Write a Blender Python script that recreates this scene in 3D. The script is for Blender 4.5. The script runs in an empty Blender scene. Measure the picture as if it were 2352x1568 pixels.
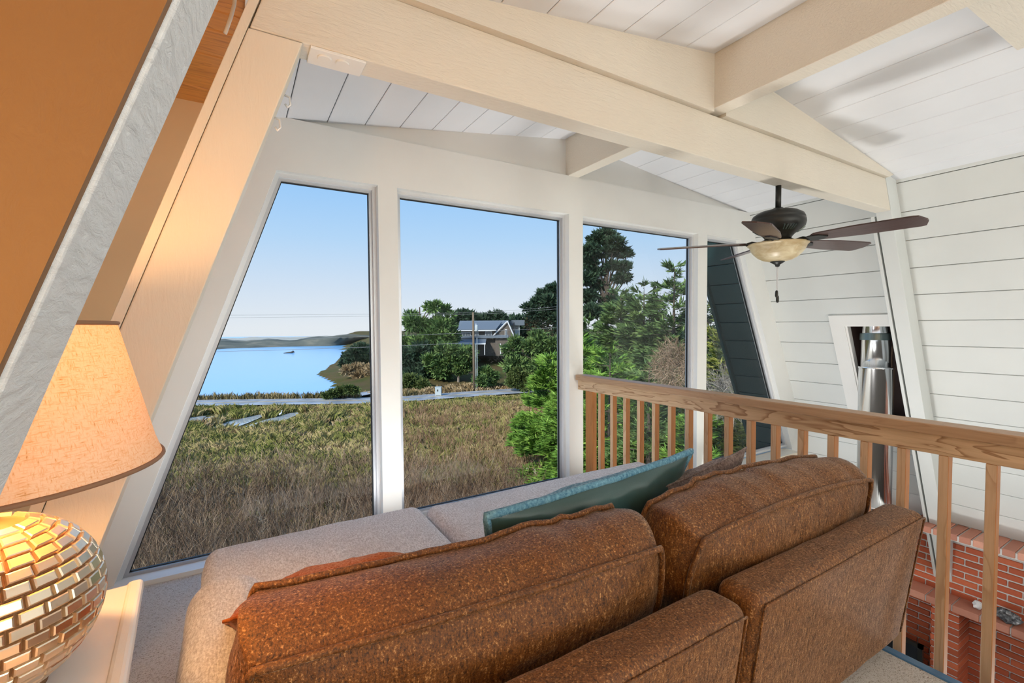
import bpy, math, random
import numpy as np
from mathutils import Matrix, Vector, noise

random.seed(7); RNG = np.random.default_rng(7)
SC = bpy.context.scene
COL = SC.collection

# ------------------------------------------------------------------ camera, sky, sun, lights, exposure
F_PX, YAW, PITCH, ROLL = 1052.15, math.radians(30.9406), math.radians(-1.95317), math.radians(-0.37383)
c_, s_ = math.cos, math.sin
fwd = Vector((s_(YAW)*c_(PITCH), c_(YAW)*c_(PITCH), s_(PITCH)))
rgt = Vector((c_(YAW), -s_(YAW), 0.0)); up = rgt.cross(fwd)
rgt2 = rgt*c_(ROLL) + up*s_(ROLL); up2 = up*c_(ROLL) - rgt*s_(ROLL)
cam_d = bpy.data.cameras.new('camera'); cam = bpy.data.objects.new('camera', cam_d); COL.objects.link(cam)
cam.matrix_world = Matrix(((rgt2.x, up2.x, -fwd.x, 0), (rgt2.y, up2.y, -fwd.y, 0), (rgt2.z, up2.z, -fwd.z, 0), (0, 0, 0, 1)))
cam_d.sensor_fit = 'HORIZONTAL'; cam_d.sensor_width = 36.0; cam_d.lens = F_PX/2352*36.0
cam_d.clip_start = 0.02; cam_d.clip_end = 2000
SC.camera = cam

w = bpy.data.worlds.new('sky'); SC.world = w; w.use_nodes = True
nt = w.node_tree; nt.nodes.clear()
tc = nt.nodes.new('ShaderNodeTexCoord'); sx = nt.nodes.new('ShaderNodeSeparateXYZ')
rmp = nt.nodes.new('ShaderNodeValToRGB'); bg = nt.nodes.new('ShaderNodeBackground'); wo = nt.nodes.new('ShaderNodeOutputWorld')
nt.links.new(tc.outputs['Generated'], sx.inputs[0]); nt.links.new(sx.outputs['Z'], rmp.inputs[0])
nt.links.new(rmp.outputs[0], bg.inputs[0]); nt.links.new(bg.outputs[0], wo.inputs[0])
cr = rmp.color_ramp
cr.elements[0].position = 0.0; cr.elements[0].color = (0.80, 0.84, 0.90, 1)
cr.elements[1].position = 1.0; cr.elements[1].color = (0.20, 0.44, 0.90, 1)
for p, c in ((0.08, (0.66, 0.77, 0.92, 1)), (0.18, (0.47, 0.69, 0.96, 1)), (0.31, (0.30, 0.58, 0.98, 1)), (0.6, (0.24, 0.50, 0.95, 1))):
    e = cr.elements.new(p); e.color = c
bg.inputs['Strength'].default_value = 0.87

def light(name, kind, loc, energy, color, **kw):
    d = bpy.data.lights.new(name, kind); d.energy = energy; d.color = color
    for k, v in kw.items(): setattr(d, k, v)
    o = bpy.data.objects.new(name, d); COL.objects.link(o); o.location = loc
    return o
sun = light('sun', 'SUN', (-20, -6, 30), 4.0, (1.0, 0.95, 0.86), angle=math.radians(6))
sun.rotation_euler = Vector((0.80, 0.42, -0.62)).to_track_quat('-Z', 'Y').to_euler()
# fill lights added to brighten the interior; no such lamps stand in the room
a1 = light('rear_bounce_fill', 'AREA', (2.6, -2.9, -0.2), 130, (1.0, 0.97, 0.92), shape='RECTANGLE', size=5.0, size_y=1.6)  # added fill, bounced off the rear wall onto camera-facing surfaces
a1.rotation_euler = (math.radians(-90), 0, 0)
p1 = light('great_room_fill', 'AREA', (4.4, -1.6, -1.2), 10, (1.0, 0.96, 0.90), shape='DISK', size=0.7)  # added fill aimed up at the right ceiling
p1.rotation_euler = (math.radians(180), 0, 0)
p3 = light('hearth_room_fill', 'AREA', (4.3, -0.6, -2.6), 16, (1.0, 0.97, 0.93), shape='DISK', size=0.6)  # added light from below for the near ceiling
p3.rotation_euler = (math.radians(180), 0, 0)
p4 = light('window_floor_fill', 'AREA', (3.3, 2.2, -3.4), 60, (1.0, 0.98, 0.95), shape='DISK', size=0.5)  # unseen added light that brightens the far right ceiling
p4.rotation_euler = (math.radians(180), 0, 0)
p5 = light('loft_floor_fill', 'AREA', (0.95, 2.46, -1.27), 15, (0.97, 0.99, 1.0), shape='RECTANGLE', size=1.9, size_y=0.4)  # added light hidden behind the chaise, lifts far ceiling and header
p5.rotation_euler = (math.radians(180), 0, 0)
p2 = light('warm_fill', 'POINT', (-0.42, -0.55, 0.05), 20, (1.0, 0.50, 0.16), shadow_soft_size=0.2)  # added warm fill that turns near rafter and sofa back orange
SC.view_settings.view_transform = 'Standard'; SC.view_settings.look = 'None'
SC.view_settings.exposure = 0.2; SC.view_settings.gamma = 1.0; SC.view_settings.use_curve_mapping = False

# ------------------------------------------------------------------ materials
MATS = {}
def srgb(r, g, b):
    f = lambda c: (c/255/12.92) if c/255 <= 0.04045 else ((c/255+0.055)/1.055)**2.4
    return (f(r), f(g), f(b))
class NT:
    def __init__(s, m): s.t = m.node_tree; s.n = s.t.nodes; s.p = s.n['Principled BSDF']; s.out = s.n['Material Output']
    def add(s, kind, **kw):
        x = s.n.new(kind)
        for k, v in kw.items():
            if k in x.inputs: x.inputs[k].default_value = v
            else: setattr(x, k, v)
        return x
    def link(s, a, b): s.t.links.new(a, b)
    def ramp(s, src, stops, interp='LINEAR'):
        r = s.add('ShaderNodeValToRGB'); r.color_ramp.interpolation = interp; e = r.color_ramp.elements
        while len(e) < len(stops): e.new(0.5)
        for x, (p, c) in zip(e, stops): x.position = p; x.color = (*c, 1)
        s.link(src, r.inputs[0]); return r.outputs[0]
    def coords(s, scale=(1, 1, 1), kind='Object', rot=(0, 0, 0)):
        t = s.add('ShaderNodeTexCoord'); m = s.add('ShaderNodeMapping')
        m.inputs['Scale'].default_value = scale; m.inputs['Rotation'].default_value = rot
        s.link(t.outputs[kind], m.inputs[0]); return m.outputs[0]
    def noise(s, vec, scale, detail=4, rough=0.55, dist=0.0):
        x = s.add('ShaderNodeTexNoise'); s.link(vec, x.inputs['Vector'])
        x.inputs['Scale'].default_value = scale; x.inputs['Detail'].default_value = detail
        x.inputs['Roughness'].default_value = rough; x.inputs['Distortion'].default_value = dist
        return x.outputs['Fac']
    def bump(s, h, strength, dist=0.01, chain=None):
        b = s.add('ShaderNodeBump'); b.inputs['Strength'].default_value = strength; b.inputs['Distance'].default_value = dist
        s.link(h, b.inputs['Height'])
        if chain: s.link(chain, b.inputs['Normal'])
        return b.outputs[0]
    def math(s, op, a, b=None):
        m = s.add('ShaderNodeMath'); m.operation = op
        for i, v in enumerate((a, b)):
            if v is None: continue
            if isinstance(v, (int, float)): m.inputs[i].default_value = v
            else: s.link(v, m.inputs[i])
        return m.outputs[0]
    def mix(s, fac, a, b, mode='MIX'):
        m = s.add('ShaderNodeMix'); m.data_type = 'RGBA'; m.blend_type = mode
        for i, v in ((0, fac), (6, a), (7, b)):
            if isinstance(v, tuple): m.inputs[i].default_value = (*v, 1)
            elif isinstance(v, (int, float)): m.inputs[i].default_value = v
            else: s.link(v, m.inputs[i])
        return m.outputs[2]
def mat(name, color=(0.8, 0.8, 0.8), rough=0.5, metal=0.0, spec=0.5):
    m = bpy.data.materials.new(name); m.use_nodes = True; t = NT(m)
    t.p.inputs['Base Color'].default_value = (*color, 1); t.p.inputs['Roughness'].default_value = rough
    t.p.inputs['Metallic'].default_value = metal; t.p.inputs['Specular IOR Level'].default_value = spec
    MATS[name] = m; return m, t
def painted(name, color, rough=0.55, stretch=(1, 18, 18), depth=0.25, dirt=0.0):
    m, t = mat(name, color, rough)
    v = t.coords(stretch); n1 = t.noise(v, 6, 6, 0.65, 0.6); n2 = t.noise(t.coords((1, 1, 1)), 160, 2, 0.6)
    b = t.bump(n1, depth, 0.006); b = t.bump(n2, 0.08, 0.002, b); t.link(b, t.p.inputs['Normal'])
    n3 = t.noise(t.coords((1, 1, 1)), 2.2, 3)
    t.link(t.ramp(n3, [(0.3, tuple(c*0.95 for c in color)), (0.7, color)]), t.p.inputs['Base Color'])
    return m
painted('cream_beam', (0.81, 0.75, 0.64), 0.45, (3.0, 16, 16), 0.8)
painted('cream_rafter', (0.81, 0.74, 0.62), 0.5, (10, 10, 2), 0.30)
painted('rough_rafter', (0.88, 0.93, 0.97), 0.55, (9, 5, 16), 0.9)
painted('warm_shade_paint', (0.24, 0.105, 0.020), 0.5, (9, 5, 5), 0.2)  # warm shade of the near rafter's front, put into the colour
painted('wall_paint', (0.86, 0.865, 0.83), 0.6, (4, 4, 4), 0.03)
painted('lamp_glow_paint', (0.78, 0.56, 0.32), 0.6, (4, 4, 4), 0.03)  # cream wall colour with the table lamp's glow painted in
painted('white_board', (0.70, 0.725, 0.705), 0.5, (14, 1.2, 14), 0.10)
painted('ceiling_board', (0.82, 0.84, 0.87), 0.55, (14, 1.2, 14), 0.10)
painted('white_trim', (0.84, 0.84, 0.81), 0.4, (6, 6, 6), 0.05)
painted('dark_green_board', (0.012, 0.040, 0.045), 0.45, (10, 2, 10), 0.15)
painted('gap_shadow_board', (0.11, 0.10, 0.09), 0.9, (4, 4, 4), 0.0)
MATS['dark_green_board'].node_tree.nodes['Principled BSDF'].inputs['Specular IOR Level'].default_value = 0.15
mat('dark_recess', (0.12, 0.080, 0.072), 0.7)
mat('white_metal', (0.72, 0.73, 0.74), 0.35, 0.3)
mat('alu_frame', (0.55, 0.57, 0.60), 0.38, 0.7)
mat('black_gasket', (0.01, 0.011, 0.013), 0.5)
mat('blue_edge', (0.06, 0.17, 0.33), 0.35)
mat('bronze', (0.035, 0.036, 0.034), 0.40, 0.55)
mat('chrome', (0.93, 0.94, 0.95), 0.14, 1.0)
mat('galvanised', (0.20, 0.26, 0.26), 0.35, 0.9)
mat('mortar', (0.66, 0.65, 0.62), 0.85)
mat('cord_white', (0.75, 0.72, 0.66), 0.5)
mat('table_white', (0.86, 0.83, 0.81), 0.12)
mat('table_side', (0.36, 0.17, 0.05), 0.4)
mat('lamp_grout', (0.22, 0.10, 0.03), 0.6)
mat('bulb_glass', (1, 0.9, 0.7), 0.3)

def wood(name, base, dark, axis, fine=90.0, rough=0.5, flame=0.5):
    """streaky grain running along one axis, with a few wide distorted growth rings"""
    m, t = mat(name, base, rough)
    st = [1.0, 1.0, 1.0]; st[axis] = 0.035; st2 = [1.0, 1.0, 1.0]; st2[axis] = 0.16
    oi = t.add('ShaderNodeObjectInfo')
    def shifted(sc):
        v = t.coords(tuple(sc)); ad = t.add('ShaderNodeVectorMath'); ad.operation = 'ADD'
        cb_ = t.add('ShaderNodeCombineXYZ')
        for i in range(3): t.link(t.math('MULTIPLY', oi.outputs['Random'], 7.3+3*i), cb_.inputs[i])
        t.link(v, ad.inputs[0]); t.link(cb_.outputs[0], ad.inputs[1]); return ad.outputs[0]
    g = t.noise(shifted(st), fine, 4, 0.65); b_ = t.noise(shifted(st2), 7.0, 3, 0.5, 0.8)
    ring = t.math('FRACT', t.math('MULTIPLY', b_, 9.0))
    col = t.ramp(g, [(0.32, tuple(x*0.72+y*0.28 for x, y in zip(base, dark))), (0.62, base)])
    col = t.mix(t.math('MULTIPLY', t.ramp(ring, [(0.0, (0, 0, 0)), (0.75, (0.25, 0.25, 0.25)), (0.95, (1, 1, 1)), (1.0, (0, 0, 0))]), flame), col, dark)
    t.link(col, t.p.inputs['Base Color']); t.link(t.bump(g, 0.2, 0.003), t.p.inputs['Normal'])
    return m
wood('cedar_rail', (0.68, 0.49, 0.30), (0.26, 0.12, 0.045), 1, 90, 0.5, 0.85)
wood('cedar_cap', (0.48, 0.31, 0.18), (0.22, 0.10, 0.04), 1, 90, 0.42, 0.3)
wood('cedar_baluster', (0.46, 0.19, 0.050), (0.25, 0.085, 0.02), 2, 120, 0.45, 0.35)
wood('cedar_lit_side', (0.64, 0.45, 0.28), (0.36, 0.19, 0.09), 2, 120, 0.6, 0.5)  # lighter copy of the baluster wood for the side catching light
wood('pine', (0.60, 0.24, 0.045), (0.24, 0.065, 0.008), 0, 60, 0.35, 0.6)
wood('sill_wood', (0.62, 0.36, 0.16), (0.40, 0.18, 0.06), 0, 90, 0.4)
wood('sill_top', (0.80, 0.72, 0.58), (0.66, 0.54, 0.38), 0, 90, 0.4)
wood('old_plank', (0.30, 0.19, 0.12), (0.10, 0.05, 0.03), 2, 50, 0.7)
wood('blade_wood', (0.085, 0.048, 0.042), (0.035, 0.018, 0.016), 0, 90, 0.28)
wood('pole_wood', (0.20, 0.15, 0.10), (0.10, 0.07, 0.05), 2, 30, 0.9)

def brick_mat(name, base):
    m, t = mat(name, base, 0.75)
    oi = t.add('ShaderNodeObjectInfo'); v = t.coords((1, 1, 1)); n = t.noise(v, 30, 6, 0.7)
    c = t.ramp(oi.outputs['Random'], [(0.0, tuple(x*0.72 for x in base)), (0.6, base), (1.0, (base[0]*1.15, base[1]*1.35, base[2]*1.4))])
    c = t.mix(t.math('MULTIPLY', n, 0.4), c, tuple(x*0.45 for x in base))
    t.link(c, t.p.inputs['Base Color']); t.link(t.bump(n, 0.4, 0.006), t.p.inputs['Normal'])
brick_mat('brick_red', (0.62, 0.135, 0.055)); brick_mat('brick_pink', (0.64, 0.27, 0.18))

def fabric(name, a, b, weave=300.0, sheen=0.5, rough=0.8, tint=(1, 1, 1), spec=0.2, depth=0.5, coarse=2.0, rib=(1, 1, 1), fleck=None):
    m, t = mat(name, a, rough, 0, spec)
    n = t.noise(t.coords(rib), weave, 3, 0.7); n1 = t.noise(t.coords((1, 1, 0.25)), weave*0.7, 2, 0.6); n2 = t.noise(t.coords(), coarse*4, 4, 0.6)
    k = t.math('ADD', t.math('MULTIPLY', n, 0.6), t.math('MULTIPLY', n1, 0.4))
    col = t.ramp(k, [(0.38, b), (0.62, a)] if fleck is None else [(0.36, b), (0.53, a), (0.56, a), (0.63, fleck)])
    col = t.mix(t.math('MULTIPLY', t.ramp(n2, [(0.45, (0, 0, 0)), (0.75, (1, 1, 1))]), 0.35), col, b)
    t.link(col, t.p.inputs['Base Color'])
    t.link(t.bump(k, depth, 0.004), t.p.inputs['Normal'])
    t.link(t.math('MULTIPLY', t.ramp(k, [(0.40, (0, 0, 0)), (0.60, (1, 1, 1))]), sheen), t.p.inputs['Sheen Weight']); t.p.inputs['Sheen Roughness'].default_value = 0.28
    t.p.inputs['Sheen Tint'].default_value = (*tint, 1)
    return m
fabric('sofa_fabric', (0.20, 0.072, 0.010), (0.028, 0.008, 0.0015), 215, 0.55, 0.5, (1, 0.92, 0.84), 0.5, 1.0, fleck=(0.52, 0.28, 0.10))
fabric('taupe_rib', (0.90, 0.91, 0.94), (0.50, 0.49, 0.50), 230, 0.5, 0.85, (1, 1, 1), 0.2, 0.8, 2.0, (1, 0.25, 0.25))
fabric('teal_satin', (0.050, 0.105, 0.105), (0.036, 0.082, 0.084), 900, 0.45, 0.30, (0.8, 0.9, 1), 0.5, 0.05)
fabric('blue_plush', (0.20, 0.42, 0.56), (0.06, 0.18, 0.29), 120, 0.8, 0.9, (0.9, 0.97, 1), 0.2, 1.0)
fabric('rust_knit', (0.50, 0.15, 0.03), (0.24, 0.055, 0.010), 200, 0.6, 0.8, (1, 0.9, 0.8), 0.2, 0.8)
fabric('grey_knit', (0.30, 0.24, 0.22), (0.11, 0.08, 0.075), 160, 0.6, 0.8, (1, 1, 1), 0.2, 1.0)
def carpet_mat():
    m, t = mat('carpet', (0.5, 0.45, 0.38), 0.95, 0, 0.1)
    v = t.coords((1, 1.6, 1)); n = t.noise(v, 190, 3, 0.75); n2 = t.noise(t.coords((60, 130, 60)), 1.0, 2)
    k = t.math('ADD', t.math('MULTIPLY', n, 0.75), t.math('MULTIPLY', n2, 0.25))
    t.link(t.ramp(k, [(0.36, (0.28, 0.22, 0.16)), (0.46, (0.84, 0.81, 0.76)), (0.60, (0.93, 0.91, 0.88))]), t.p.inputs['Base Color'])
    t.link(t.bump(k, 1.0, 0.012), t.p.inputs['Normal'])
carpet_mat()
def glass_mat(name, tint=(1, 1, 1), refl=1.0):
    m = bpy.data.materials.new(name); m.use_nodes = True; t = NT(m); t.n.remove(t.p)
    tr = t.add('ShaderNodeBsdfTransparent'); gl = t.add('ShaderNodeBsdfGlossy'); mx = t.add('ShaderNodeMixShader'); fr = t.add('ShaderNodeFresnel')
    tr.inputs[0].default_value = (*tint, 1); gl.inputs['Roughness'].default_value = 0.01; fr.inputs['IOR'].default_value = 1.45
    t.link(t.math('MULTIPLY', fr.outputs[0], refl), mx.inputs[0]); t.link(tr.outputs[0], mx.inputs[1]); t.link(gl.outputs[0], mx.inputs[2])
    t.link(mx.outputs[0], t.out.inputs[0]); MATS[name] = m
glass_mat('window_glass', (0.98, 0.99, 0.985), 0.06)
def shade_mat():
    m = bpy.data.materials.new('linen_shade'); m.use_nodes = True; t = NT(m); t.n.remove(t.p)
    v = t.coords((1, 1, 1)); n = t.noise(t.coords((60, 60, 420)), 1.0, 3, 0.6); n2 = t.noise(t.coords((380, 380, 40)), 1.0, 3, 0.6)
    k = t.math('MAXIMUM', n, n2)
    c = t.ramp(k, [(0.50, (0.80, 0.68, 0.52)), (0.66, (0.74, 0.52, 0.30)), (0.78, (0.45, 0.25, 0.10))])
    d = t.add('ShaderNodeBsdfDiffuse'); tl = t.add('ShaderNodeBsdfTranslucent'); mx = t.add('ShaderNodeMixShader'); mx.inputs[0].default_value = 0.085
    t.link(c, d.inputs[0]); t.link(t.mix(1.0, c, (1.0, 0.62, 0.16), 'MULTIPLY'), tl.inputs[0]); t.link(d.outputs[0], mx.inputs[1]); t.link(tl.outputs[0], mx.inputs[2])
    t.link(mx.outputs[0], t.out.inputs[0]); MATS['linen_shade'] = m
shade_mat()
m, t = mat('shade_trim', (0.30, 0.17, 0.10), 0.7)
m, t = mat('mosaic_tile', (0.84, 0.72, 0.57), 0.30, 1.0)
t.link(t.bump(t.noise(t.coords(), 60, 2), 0.15, 0.003), t.p.inputs['Normal'])
m, t = mat('amber_bowl', (0.62, 0.52, 0.32), 0.35, 0, 0.5)
n = t.noise(t.coords((1, 1, 2)), 9, 4, 0.6, 1.0); t.link(t.ramp(n, [(0.3, (0.46, 0.34, 0.17)), (0.7, (0.70, 0.62, 0.42))]), t.p.inputs['Base Color'])
m, t = mat('stone_grey', (0.12, 0.12, 0.13), 0.7)
n = t.noise(t.coords(), 22, 5, 0.7); t.link(t.ramp(n, [(0.4, (0.02, 0.02, 0.025)), (0.55, (0.16, 0.17, 0.18)), (0.68, (0.6, 0.62, 0.64))]), t.p.inputs['Base Color']); t.link(t.bump(n, 0.8, 0.02), t.p.inputs['Normal'])
mat('dark_glass', (0.010, 0.014, 0.02), 0.06, 0, 0.9)

# outdoors
def leafy(name, stops, rough=0.7, freq=0.9):
    m, t = mat(name, stops[1], rough, 0, 0.25)
    g = t.add('ShaderNodeNewGeometry'); n = t.noise(t.coords(), freq, 3)
    k = t.math('ADD', t.math('MULTIPLY', g.outputs['Random Per Island'], 0.42), t.math('SUBTRACT', t.math('MULTIPLY', n, 1.3), 0.3))
    t.link(t.ramp(k, [(0.2, stops[0]), (0.55, stops[1]), (0.9, stops[2])]), t.p.inputs['Base Color'])
    t.p.inputs['Transmission Weight'].default_value = 0.0
    return m
leafy('needles_bright', ((0.035, 0.085, 0.014), (0.12, 0.25, 0.034), (0.28, 0.44, 0.08)))
leafy('needles_mid', ((0.030, 0.066, 0.024), (0.090, 0.165, 0.050), (0.21, 0.30, 0.09)))
leafy('needles_dark', ((0.012, 0.030, 0.018), (0.028, 0.062, 0.035), (0.065, 0.11, 0.055)))
leafy('needles_yellow', ((0.045, 0.075, 0.014), (0.16, 0.20, 0.035), (0.36, 0.34, 0.08)))
leafy('pine_far', ((0.034, 0.075, 0.026), (0.095, 0.18, 0.050), (0.22, 0.33, 0.095)), 0.7, 0.4)
leafy('shrub_olive', ((0.03, 0.05, 0.015), (0.09, 0.13, 0.035), (0.19, 0.23, 0.08)))
leafy('grass_mix', ((0.12, 0.15, 0.026), (0.27, 0.26, 0.080), (0.48, 0.37, 0.19)), 0.8, 0.30)
leafy('reed_mix', ((0.10, 0.085, 0.035), (0.24, 0.19, 0.08), (0.46, 0.36, 0.20)), 0.8, 0.25)
leafy('grass_dry', ((0.15, 0.10, 0.045), (0.34, 0.24, 0.12), (0.58, 0.46, 0.29)), 0.8, 0.4)
leafy('twig_brown', ((0.09, 0.055, 0.032), (0.28, 0.185, 0.115), (0.55, 0.41, 0.28)), 0.85)
leafy('twig_dark', ((0.045, 0.026, 0.017), (0.11, 0.068, 0.045), (0.22, 0.15, 0.10)), 0.85)
leafy('twig_grey', ((0.10, 0.09, 0.08), (0.22, 0.20, 0.17), (0.40, 0.36, 0.30)), 0.85)
leafy('twig_red', ((0.13, 0.07, 0.04), (0.30, 0.175, 0.10), (0.48, 0.32, 0.20)), 0.85)
mat('bark', (0.085, 0.065, 0.05), 0.9); mat('bark_pale', (0.24, 0.20, 0.17), 0.9)
m, t = mat('marsh_soil', (0.1, 0.09, 0.04), 0.95, 0, 0.1)
n = t.noise(t.coords(), 0.35, 5, 0.6); n2 = t.noise(t.coords(), 3.0, 4, 0.7)
t.link(t.mix(t.math('MULTIPLY', n2, 0.6), t.ramp(n, [(0.35, (0.085, 0.095, 0.025)), (0.5, (0.12, 0.10, 0.035)), (0.65, (0.14, 0.095, 0.05))]), (0.04, 0.035, 0.018)), t.p.inputs['Base Color'])
m, t = mat('lake_water', (0.22, 0.56, 0.95), 0.18, 0, 0.4)
t.link(t.bump(t.noise(t.coords((1, 2, 1)), 1.2, 3), 0.25, 0.05), t.p.inputs['Normal'])
mat('pond_water', (0.42, 0.45, 0.48), 0.03, 0, 1.0)
m, t = mat('asphalt', (0.34, 0.36, 0.40), 0.45, 0, 0.5)
t.link(t.ramp(t.noise(t.coords(), 0.5, 5, 0.6), [(0.4, (0.24, 0.26, 0.29)), (0.6, (0.42, 0.44, 0.48))]), t.p.inputs['Base Color'])
mat('road_line', (0.72, 0.52, 0.22), 0.7); mat('road_edge_line', (0.72, 0.73, 0.75), 0.7)
m, t = mat('dune_scrub', (0.13, 0.14, 0.12), 0.95, 0, 0.1)
t.link(t.ramp(t.noise(t.coords((1, 1, 3)), 0.06, 6, 0.65), [(0.40, (0.085, 0.095, 0.085)), (0.55, (0.145, 0.15, 0.125)), (0.70, (0.26, 0.235, 0.18))]), t.p.inputs['Base Color'])
mat('dune_sand', (0.42, 0.40, 0.34), 0.9)
mat('shingle_siding', (0.125, 0.105, 0.088), 0.9); mat('slate_roof', (0.125, 0.155, 0.19), 0.75)
mat('house_white', (0.80, 0.82, 0.84), 0.6); mat('house_glass', (0.10, 0.12, 0.14), 0.1, 0, 0.8)
mat('utility_grey', (0.42, 0.48, 0.50), 0.6); mat('wire_dark', (0.20, 0.21, 0.22), 0.6); mat('sticker_dark', (0.02, 0.02, 0.02), 0.6)
mat('bird_white', (0.75, 0.76, 0.77), 0.8)
mat('log_wood', (0.07, 0.06, 0.05), 0.9)

# ------------------------------------------------------------------ mesh helpers
class MB:
    def __init__(s): s.v = []; s.f = []
    def add(s, verts, faces):
        o = len(s.v); s.v += [tuple(map(float, x)) for x in verts]; s.f += [tuple(i+o for i in f) for f in faces]; return s
    def box(s, x0, x1, y0, y1, z0, z1):
        return s.add([(x0,y0,z0),(x1,y0,z0),(x1,y1,z0),(x0,y1,z0),(x0,y0,z1),(x1,y0,z1),(x1,y1,z1),(x0,y1,z1)],
                     [(0,3,2,1),(4,5,6,7),(0,1,5,4),(1,2,6,5),(2,3,7,6),(3,0,4,7)])
    def slab(s, o, u, v, n):
        o, u, v, n = map(Vector, (o, u, v, n))
        p = [o, o+u, o+u+v, o+v]; p += [q+n for q in p]
        return s.add(p, [(0,3,2,1),(4,5,6,7),(0,1,5,4),(1,2,6,5),(2,3,7,6),(3,0,4,7)])
    def prism_y(s, poly, y0, y1):
        n = len(poly); v = [(x, y0, z) for x, z in poly] + [(x, y1, z) for x, z in poly]
        return s.add(v, [tuple(range(n)), tuple(range(2*n-1, n-1, -1))] + [(i, i+n, (i+1) % n+n, (i+1) % n) for i in range(n)])
    def tube(s, pts, r, n=8, cap=True, closed=False):
        pts = [Vector(p) for p in pts]; m = len(pts); rs = r if hasattr(r, '__len__') else [r]*m
        vs = []; prev = None
        for i, p in enumerate(pts):
            if closed: d = pts[(i+1) % m]-pts[i-1]
            else: d = pts[min(i+1, m-1)]-pts[max(i-1, 0)]
            d.normalize()
            if prev is None: a = d.orthogonal().normalized()
            else: a = (prev-d*prev.dot(d)).normalized()
            prev = a; b = d.cross(a)
            for k in range(n):
                t = 2*math.pi*k/n; vs.append(p+(a*math.cos(t)+b*math.sin(t))*rs[i])
        fs = []
        for i in range(m if closed else m-1):
            j = (i+1) % m
            for k in range(n): fs.append((i*n+k, i*n+(k+1) % n, j*n+(k+1) % n, j*n+k))
        if cap and not closed: fs += [tuple(range(n-1, -1, -1)), tuple(range((m-1)*n, m*n))]
        return s.add(vs, fs)
    def lathe(s, prof, n=32, c=(0, 0, 0)):
        vs = []; m = len(prof)
        for r, z in prof:
            for k in range(n):
                t = 2*math.pi*k/n; vs.append((c[0]+r*math.cos(t), c[1]+r*math.sin(t), c[2]+z))
        fs = [(i*n+k, i*n+(k+1) % n, (i+1)*n+(k+1) % n, (i+1)*n+k) for i in range(m-1) for k in range(n)]
        return s.add(vs, fs)
    def mesh(s, name):
        me = bpy.data.meshes.new(name); me.from_pydata(s.v, [], s.f); me.update(); return me
def fix_normals(me):
    import bmesh
    bm = bmesh.new(); bm.from_mesh(me); bmesh.ops.recalc_face_normals(bm, faces=bm.faces); bm.to_mesh(me); bm.free()
def obj(name, mb, material, parent=None, smooth=False, bevel=0.0, segs=2, label=None):
    me = mb if isinstance(mb, bpy.types.Mesh) else mb.mesh(name)
    if not isinstance(mb, bpy.types.Mesh): fix_normals(me)
    if material and not me.materials: me.materials.append(MATS[material])
    o = bpy.data.objects.new(name, me); COL.objects.link(o)
    if smooth: me.polygons.foreach_set('use_smooth', [True]*len(me.polygons))
    if bevel:
        b = o.modifiers.new('bevel', 'BEVEL'); b.width = bevel; b.segments = segs; b.limit_method = 'ANGLE'
    if parent: o.parent = parent
    if label: o['label'] = label
    return o
def tag(o, label, cat=None, group=None, kind=None):
    o['label'] = label
    if cat: o['category'] = cat
    if group: o['group'] = group
    if kind: o['kind'] = kind
    return o
def thing(name, label, cat, loc=(0, 0, 0), rotz=0, group=None):
    o = bpy.data.objects.new(name, None); COL.objects.link(o); o.location = loc; o.rotation_euler = (0, 0, rotz)
    o.empty_display_size = 0.1
    return tag(o, label, cat, group)
def struct(name, mb, material, parent=None, label=None, **kw):
    o = obj(name, mb, material, parent, **kw)
    if not parent: o['kind'] = 'structure'
    if label: o['label'] = label
    return o
def tri_mesh(name, verts, material, parent=None, nv=3):
    """cloud of separate triangles / quads from an (N, nv, 3) array"""
    verts = np.asarray(verts, np.float32); n = verts.shape[0]
    me = bpy.data.meshes.new(name); me.vertices.add(n*nv); me.vertices.foreach_set('co', verts.reshape(-1))
    me.loops.add(n*nv); me.loops.foreach_set('vertex_index', np.arange(n*nv, dtype=np.int32))
    me.polygons.add(n); me.polygons.foreach_set('loop_start', np.arange(0, n*nv, nv, dtype=np.int32))
    me.update(calc_edges=True); me.materials.append(MATS[material])
    o = bpy.data.objects.new(name, me); COL.objects.link(o)
    if parent: o.parent = parent
    return o

# ------------------------------------------------------------------ room dimensions (metres, z = 0 at eye height)
FL = -1.33; GF = -4.0                     # loft floor, ground floor
YW = 3.0                                  # inside face of the window wall
RIDGE_L, RIDGE_R, RIDGE_B, RIDGE_T = 2.345, 2.455, 1.222, 1.525
LS, RS = 0.357, 0.455                     # lean of the left and right frames
lin = lambda z: -0.129+LS*z               # inner edge of left rafters
rw = lambda z: 4.84+RS*(1.22-z)           # face of right wall boards
rin = lambda z: 4.645+RS*(1.22-z)         # inner edge of right rafters
zcl = lambda x: 1.525-(2.345-x)*0.147     # left ceiling
zcr = lambda x: 1.525-(x-2.455)*0.128     # right ceiling
YB = -3.9                                 # rear wall

# floor, carpet
struct('floor', MB().box(-1.6, 2.225, YB, 3.10, FL-0.22, FL), 'carpet', label='speckled beige loft carpet')
struct('floor', MB().box(2.0, 7.4, YB, 3.3, GF-0.1, GF), 'gap_shadow_board', label='dark floor of the room below')
struct('trim_1', MB().box(2.225, 2.265, YB, 3.0, FL-0.22, FL+0.006), 'blue_edge', label='blue metal edge strip along the loft floor', bevel=0.004)
struct('trim_2', MB().box(2.265, 2.43, YB, 3.0, FL-0.30, FL-0.15), 'white_trim', label='white fascia under the railing')

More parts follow.
